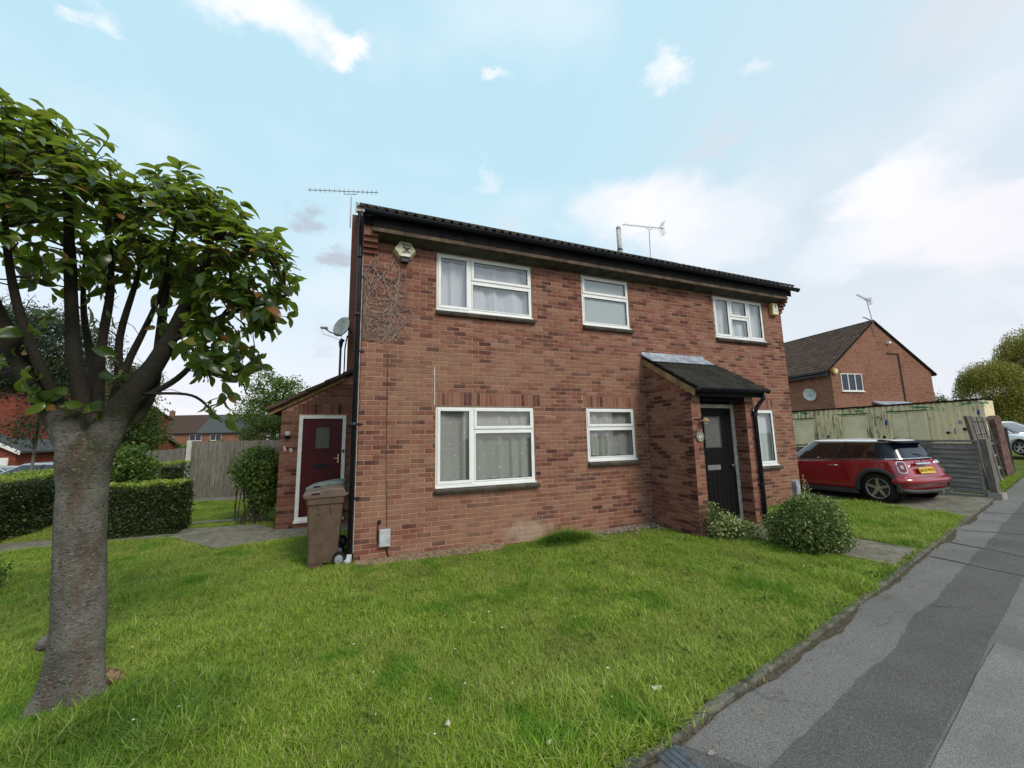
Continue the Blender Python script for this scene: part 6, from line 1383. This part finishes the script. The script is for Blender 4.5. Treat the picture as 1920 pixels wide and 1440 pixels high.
part('waste_pipe', tr_mb(MB().tube([(5.15, -.05, 6.9), (6.15, -.05, 6.88), (6.2, -.05, 2.8)], .04, 6), NFm), 'wood_rust', nb)
part('lean_to_roof', tr_mb(MB().prism([(-.0, 3.62), (-.9, 3.25), (-.9, 3.18), (0, 3.5)], 3.2, 6.3, 'x'), NFm), 'lead', nb)
nt_ = thing('alarm_box', 'round yellow alarm box on the gable of the far brick house', 'alarm box', tuple(NFm @ Vector((.30, -.1, 5.9)))); part('casing', tr_mb(MB().cyl((.25, -.02, 5.55), .20, -.12, 0, 16, 'y'), NFm), 'yellow_box', nt_); part('label', tr_mb(MB().cyl((.30, -.15, 5.55), .10, -.005, 0, 12, 'y'), NFm), 'sticker', nt_)
nt_ = thing('satellite_dish', 'grey satellite dish on the side wall of the far brick house', 'satellite dish', tuple(NFm @ Vector((-.2, 1.9, 4.4)))); q = dish((0, 0, 0), .42, (-.55, -.85, .2), .08); q.v = [tuple(Vector(v) + (NFm @ Vector((-.42, 1.2, 4.15)))) for v in q.v]; o = part('reflector', q, 'meter_grey', nt_, smooth=True); o.modifiers.new('s', 'SOLIDIFY').thickness = .01; part('arm', MB().tube([NFm @ Vector((-.42, 1.2, 4.12)), NFm @ Vector((.02, 1.4, 4.0))], .03, 6), 'grey_plastic', nt_)
nt_ = thing('security_light', 'small white floodlight high on the gable of the far brick house', 'lamp', tuple(NFm @ Vector((5.4, -.1, 7.6)))); part('casing', tr_mb(MB().box(5.25, 5.45, -.18, -.002, 7.55, 7.70), NFm), 'sticker', nt_); part('arm', tr_mb(MB().tube([(5.4, -.05, 7.65), (5.85, -.05, 7.8)], .02, 5), NFm), 'rubber', nt_)
ap = NFm @ Vector((AX, .1, RZN)); aerial('tall television aerial on the ridge of the far brick house', tuple(ap + Vector((.25, 0, -.2))), tuple(ap + Vector((-.15, 0, 1.62))), tuple(ap + Vector((-1.65, -.2, 1.72))), tuple(ap + Vector((.95, .3, 1.72))), 12, .14, rm=.022)
aerial('short television aerial bracketed to the gable apex of the far brick house', tuple(ap + Vector((-.05, -.2, -.9))), tuple(ap + Vector((-.25, -.2, .1))), tuple(ap + Vector((-1.9, -.5, .06))), tuple(ap + Vector((.0, -.1, .08))), 10, .09, refl=False, rm=.028)
def simple_house(name, label, x, y, w, d, rot, eave, ridge, gable_front, wallm, roofm, wins=(), base=-.8, chim=None, over=.35, cat='house'):
    """box house; local x along the front, front at local y=0 facing -y"""
    t = thing(name, label, cat, (x, y, base)); Fm = Matrix.Translation((x, y, 0)) @ Matrix.Rotation(rot, 4, 'Z')
    if gable_front:
        part('wall', tr_mb(MB().prism([(0, base - .5), (w, base - .5), (w, eave), (w / 2, ridge - .04), (0, eave)], 0, d, 'y'), Fm), wallm, t)
        rf = part('roof', tr_mb(MB().prism([(-over, eave - over * .5), (w / 2, ridge), (w + over, eave - over * .5), (w + over, eave - over * .5 + .12), (w / 2, ridge + .12), (-over, eave - over * .5 + .12)], -.2, d + .2, 'y'), Fm), roofm, t)
        part('bargeboard', tr_mb(MB().prism([(-over, eave - over * .5 - .1), (w / 2, ridge - .1), (w + over, eave - over * .5 - .1), (w + over, eave - over * .5 + .10), (w / 2, ridge + .10), (-over, eave - over * .5 + .10)], -.26, -.2, 'y'), Fm), 'white_paint', t)
    else:
        part('wall', tr_mb(MB().prism([(0, base - .5), (d, base - .5), (d, eave), (d / 2, ridge - .04), (0, eave)], 0, w, 'x'), Fm), wallm, t)
        rf = part('roof', tr_mb(MB().prism([(-over, eave - over * .4), (d / 2, ridge), (d + over, eave - over * .4), (d + over, eave - over * .4 + .12), (d / 2, ridge + .12), (-over, eave - over * .4 + .12)], -.2, w + .2, 'x'), Fm), roofm, t)
        part('gutter', tr_mb(MB().tube([(-.2, -over - .05, eave - over * .4), (w + .2, -over - .05, eave - over * .4)], .06, 6), Fm), 'black_plastic', t)
    for (a, b, c, e) in wins: nwindow(a, b, c, e, t, Fm, 2, -.03)
    if chim: cx, cy, cw, cz = chim; ch = part('chimney', tr_mb(MB().box(cx, cx + cw, cy, cy + .6, eave, cz), Fm), wallm, rf); part('pot', tr_mb(MB().cyl((cx + cw / 2, cy + .3, cz), .12, 0, .3, 8), Fm), roofm, ch)
    return t, Fm
# terrace seen over the back fence
t, Fm = simple_house('terrace_house', 'long low brick terrace with a grey pitched roof seen over the back fence', -42.4, 103.6, 21, 8, math.atan2(-5.0, 12.4), 4.0, 8.1, False, 'far_brick', 'roof_slate', [(3.0, 5.4, 2.3, 3.65), (9.0, 11.6, 2.3, 3.65), (13.6, 16.0, 2.3, 3.65)], -.7, (.8, 3.6, .9, 9.3))
part('roof_half', tr_mb(MB().prism([(-.42, 3.96), (4.0, 8.20), (4.0, 8.26), (-.42, 4.02)], -.3, 10.5, 'x'), Fm), 'roof_tile_brown', t)
# red houses and garage on the far left
simple_house('red_brick_house', 'tall bright red brick house behind the tree at the far left', -27.5, 27.5, 8.6, 9, R_(-8), 5.6, 8.0, False, 'far_brick_red', 'far_tile_red', [(1, 2.4, 3.4, 4.6)], -.7)
tg, Fm = simple_house('garage', 'small red brick garage with white bargeboard and white door at the far left', -22.4, 25.6, 4.4, 6, R_(-6), 1.55, 2.75, True, 'far_brick_red', 'roof_slate', (), -.7, over=.3, cat='garage')
part('garage_door', tr_mb(MB().box(2.55, 4.1, -.05, -.002, -.7, 1.15), Fm), 'white_paint', tg)
simple_house('red_brick_bungalow', 'low red brick outbuilding with a brown roof right of the tree trunk', -16.2, 27.9, 2.9, 4, R_(-14), 1.35, 2.25, False, 'far_brick_red', 'far_tile_red', (), -.7, over=.5, cat='outbuilding')
simple_house('red_brick_house', 'red house end with a white window just right of the tree trunk', -19.3, 33.2, 1.9, 6, R_(-14), 4.0, 5.2, False, 'far_brick_red', 'roof_slate', [(.9, 1.6, 2.1, 3.3)], -.7)
t, Fm = simple_house('white_gable_house', 'distant house with a white gable behind the birch at the right', 88.0, 19.4, 7, 9, R_(-40), 3.8, 6.0, True, 'old_white', 'roof_slate', [(1.2, 3, 1.2, 2.6)], .4)
simple_house('distant_houses', 'distant row of houses along the road at the right edge', 60, 8.0, 14, 7, R_(-60), 2.2, 3.1, False, 'far_brick', 'roof_slate', [(2, 4, 1.0, 1.9), (6, 8, 1.0, 1.9)], .4)

# the houses across the road, mirrored in the ground floor windows
for (x, y, lb, w_) in ((9.5, -30, 'brick house across the road with a white front door, mirrored in the windows', 11), (-6.5, -33, 'second brick house across the road left of the first, mirrored in the windows', 10)):
    t, Fm = simple_house('opposite_house', lb, x, y, w_, 7, math.pi, 5.0, 7.2, False, 'far_brick', 'roof_tile_brown', [(1, 2.8, 3.2, 4.4), (6.2, 8, 3.2, 4.4), (1, 3, .8, 2.1)], -.1)
    part('door', tr_mb(MB().box(4.4, 5.4, -.06, -.002, 0, 2.1), Fm), 'white_paint', t); part('garage_door', tr_mb(MB().box(6.0, 8.4, -.06, -.002, 0, 2.15), Fm), 'white_paint', t)
# board fence behind the side garden
def board_fence(label, xa, ya, xb, yb, zt, zt2, w=.115, group='board fence panels behind the side garden', seed=1):
    t = thing('board_fence', label, 'fence', (xa, ya, 0), 0, group); A = Vector((xa, ya, 0)); B = Vector((xb, yb, 0)); L_ = (B - A).length; d = (B - A).normalized(); g = random.Random(seed); n_ = int(L_ / w)
    F = Matrix(((d.x, -d.y, 0, A.x), (d.y, d.x, 0, A.y), (0, 0, 1, 0), (0, 0, 0, 1)))
    for k in range(n_): part('board', MB().box(k * w, k * w + w - .006, -.012 - .008 * (k % 2), .004 - .008 * (k % 2), .12, zt + (zt2 - zt) * k / n_ + g.uniform(-.01, .01), F), 'grey_board', t)
    part('gravel_board', MB().box(0, L_, -.02, .0, -.05, .115, F), 'grey_slat', t); part('rail', MB().box(0, L_, .006, .05, .4, .48, F).box(0, L_, .006, .05, zt - .35, zt - .27, F), 'grey_board', t); return t
board_fence('weathered board fence right of its white post, behind the leafy climber', -4.66, 8.42, .2, 8.05, 1.80, 1.84, seed=1)
board_fence('weathered board fence left of its white post, behind the hedges', -6.6, 9.3, -4.72, 8.46, 1.50, 1.62, seed=2)
tag(part('fence_post', MB().box(-4.75, -4.63, 8.34, 8.44, -.1, 1.85), 'old_white'), 'white concrete post joining the two stretches of the back fence', 'post')

# street lamp
t = thing('street_lamp', 'thin distant street lamp over the container roof', 'street lamp', (71.7, 18.4, .5)); part('pole', MB().tube([(71.7, 18.4, .5), (71.7, 18.4, 7.9)], [.12, .07], 8), 'steel', t); part('head', MB().tube([(71.7, 18.4, 7.85), (71.0, 18.4, 8.0)], [.07, .12], 6), 'steel', t)

# background trees
tree('dark_conifer', 'dark dense evergreen filling the space behind the foreground tree', (-10.6, 12.9, -.2), 7.0, [((-10.5, 12.6, 2.35), (.45, .5, .55)), ((-11.2, 13.0, 5.2), (1.9, 1.6, 1.75)), ((-9.7, 12.5, 4.9), (1.1, 1.2, 1.6)), ((-12.4, 12.8, 5.4), (1.8, 1.4, 1.7))], 'dark_conifer_leaf', .12, 900, 46, 0.26, 51, .04, asp=.28, flat=.8)
tree('purple_plum', 'reddish purple leaved tree between the trunk and the far terrace', (-10.7, 19.2, -.3), 6.2, [((-10.9, 19.2, 4.6), (.9, 1.0, 1.3)), ((-10.3, 19.0, 4.9), (.6, .8, .8))], 'plum_leaf', .10, 260, 34, .24, 52, .12)
tree('evergreen_tree', 'dark green tree standing over the far end of the board fence', (-10.5, 18.4, -.4), 4.6, [((-10.4, 18.3, 2.9), (1.1, 1.0, 1.7)), ((-9.8, 18.1, 2.4), (.9, .8, 1.0))], 'tree_leaf', .13, 260, 36, .28, 53, .14)
tree('sycamore_tree', 'broad leafy tree with gaps above the leafy climber', (-4.9, 22.4, 0), 6.4, [((-5.2, 22.4, 4.9), (1.4, 1.3, 1.25)), ((-4.1, 22.0, 4.5), (1.2, 1.3, 1.3)), ((-5.9, 22.5, 3.6), (1.1, 1.2, 1.0)), ((-4.6, 22.2, 3.2), (1.6, 1.2, 1.1))], 'laurel_leaf', .15, 300, 30, .22, 54, .16, shell=.35, limbs=12)
tree('dark_conifer', 'dark spreading conifer under the broad leafy tree', (-4.0, 20.6, 0), 3.8, [((-4.3, 20.5, 2.1), (1.9, 1.2, 1.5)), ((-3.0, 20.2, 2.0), (1.4, 1.0, 1.6))], 'tree_leaf', .13, 520, 40, .22, 55, .12, asp=.35)
for i, (x, y, h, r, lb) in enumerate(((-13.5, 30.5, 1.7, 1.3, 'light green bush below the left end of the far terrace'), (-11.4, 30.0, 1.3, 1.3, 'light green bush below the middle of the far terrace'), (-9.6, 29.6, 1.5, 1.1, 'light green bush below the right end of the far terrace'))):
    bush('garden_bush', lb, (x, y, -.3), [((x, y, h * .55), (r, .9, h * .75))], [('laurel_leaf' if i else 'tree_leaf', 150, 24, .16, .13, .5)], 60 + i, group='bushes in front of the far terrace')
def weeping(name, label, base, h, ells, seed, nst=420):
    t = thing(name, label, 'tree', base); b = Vector(base); g = random.Random(seed); tb = MB().tube([b, b + Vector((.1, 0, h * .5)), b + Vector((0, .1, h * .9))], [.22, .15, .04], 8); pts = []
    for k in range(14): c, r = ells[g.randrange(len(ells))]; e = Vector(c) + Vector((g.uniform(-.6, .6) * r[0], g.uniform(-.6, .6) * r[1], .5 * r[2])); s = b + Vector((0, 0, h * g.uniform(.3, .8))); tb.tube([s, (s + e) / 2 + Vector((0, 0, .6)), e], [.07, .04, .012], 5)
    part('trunk', tb, 'bark', t)
    for k in range(nst):
        c, r = g.choice(ells); u = Vector((g.gauss(0, 1), g.gauss(0, 1), abs(g.gauss(0, 1)) * .9)).normalized(); q = g.uniform(.3, 1) ** .5; p = Vector((c[0] + u.x * r[0] * q, c[1] + u.y * r[1] * q, c[2] + u.z * r[2] * q)); out = Vector((u.x, u.y, 0)) * .35; L_ = g.uniform(.8, 2.6)
        for j in range(int(L_ * 17)):
            s = j / 17; pts.append((p.x + out.x * s * .8 + g.gauss(0, .09), p.y + out.y * s * .8 + g.gauss(0, .09), p.z - s + g.gauss(0, .05)))
    leafmesh('crown', pts, .11, 'birch_leaf', t, seed, flat=1.1, asp=.5); return t
weeping('weeping_birch', 'yellow green weeping birch at the right edge of the photo', (46.2, 7.0, .5), 7.4, [((45.3, 7.6, 5.6), (1.7, 1.7, 1.5)), ((48.2, 6.2, 7.2), (1.9, 1.8, 2.6)), ((46.0, 7.4, 3.4), (1.7, 1.6, 1.2)), ((48.8, 5.3, 5.0), (2.4, 2.2, 2.8))], 71, 3600)
tree('garden_tree', 'small rounded tree between the far brick house and the street lamp', (61.5, 17.5, .4), 5.6, [((61.0, 17.0, 3.8), (1.9, 1.6, 1.7)), ((62.5, 16.8, 3.2), (1.3, 1.4, 1.2))], 'tree_leaf', .2, 170, 26, .3, 72, .14)
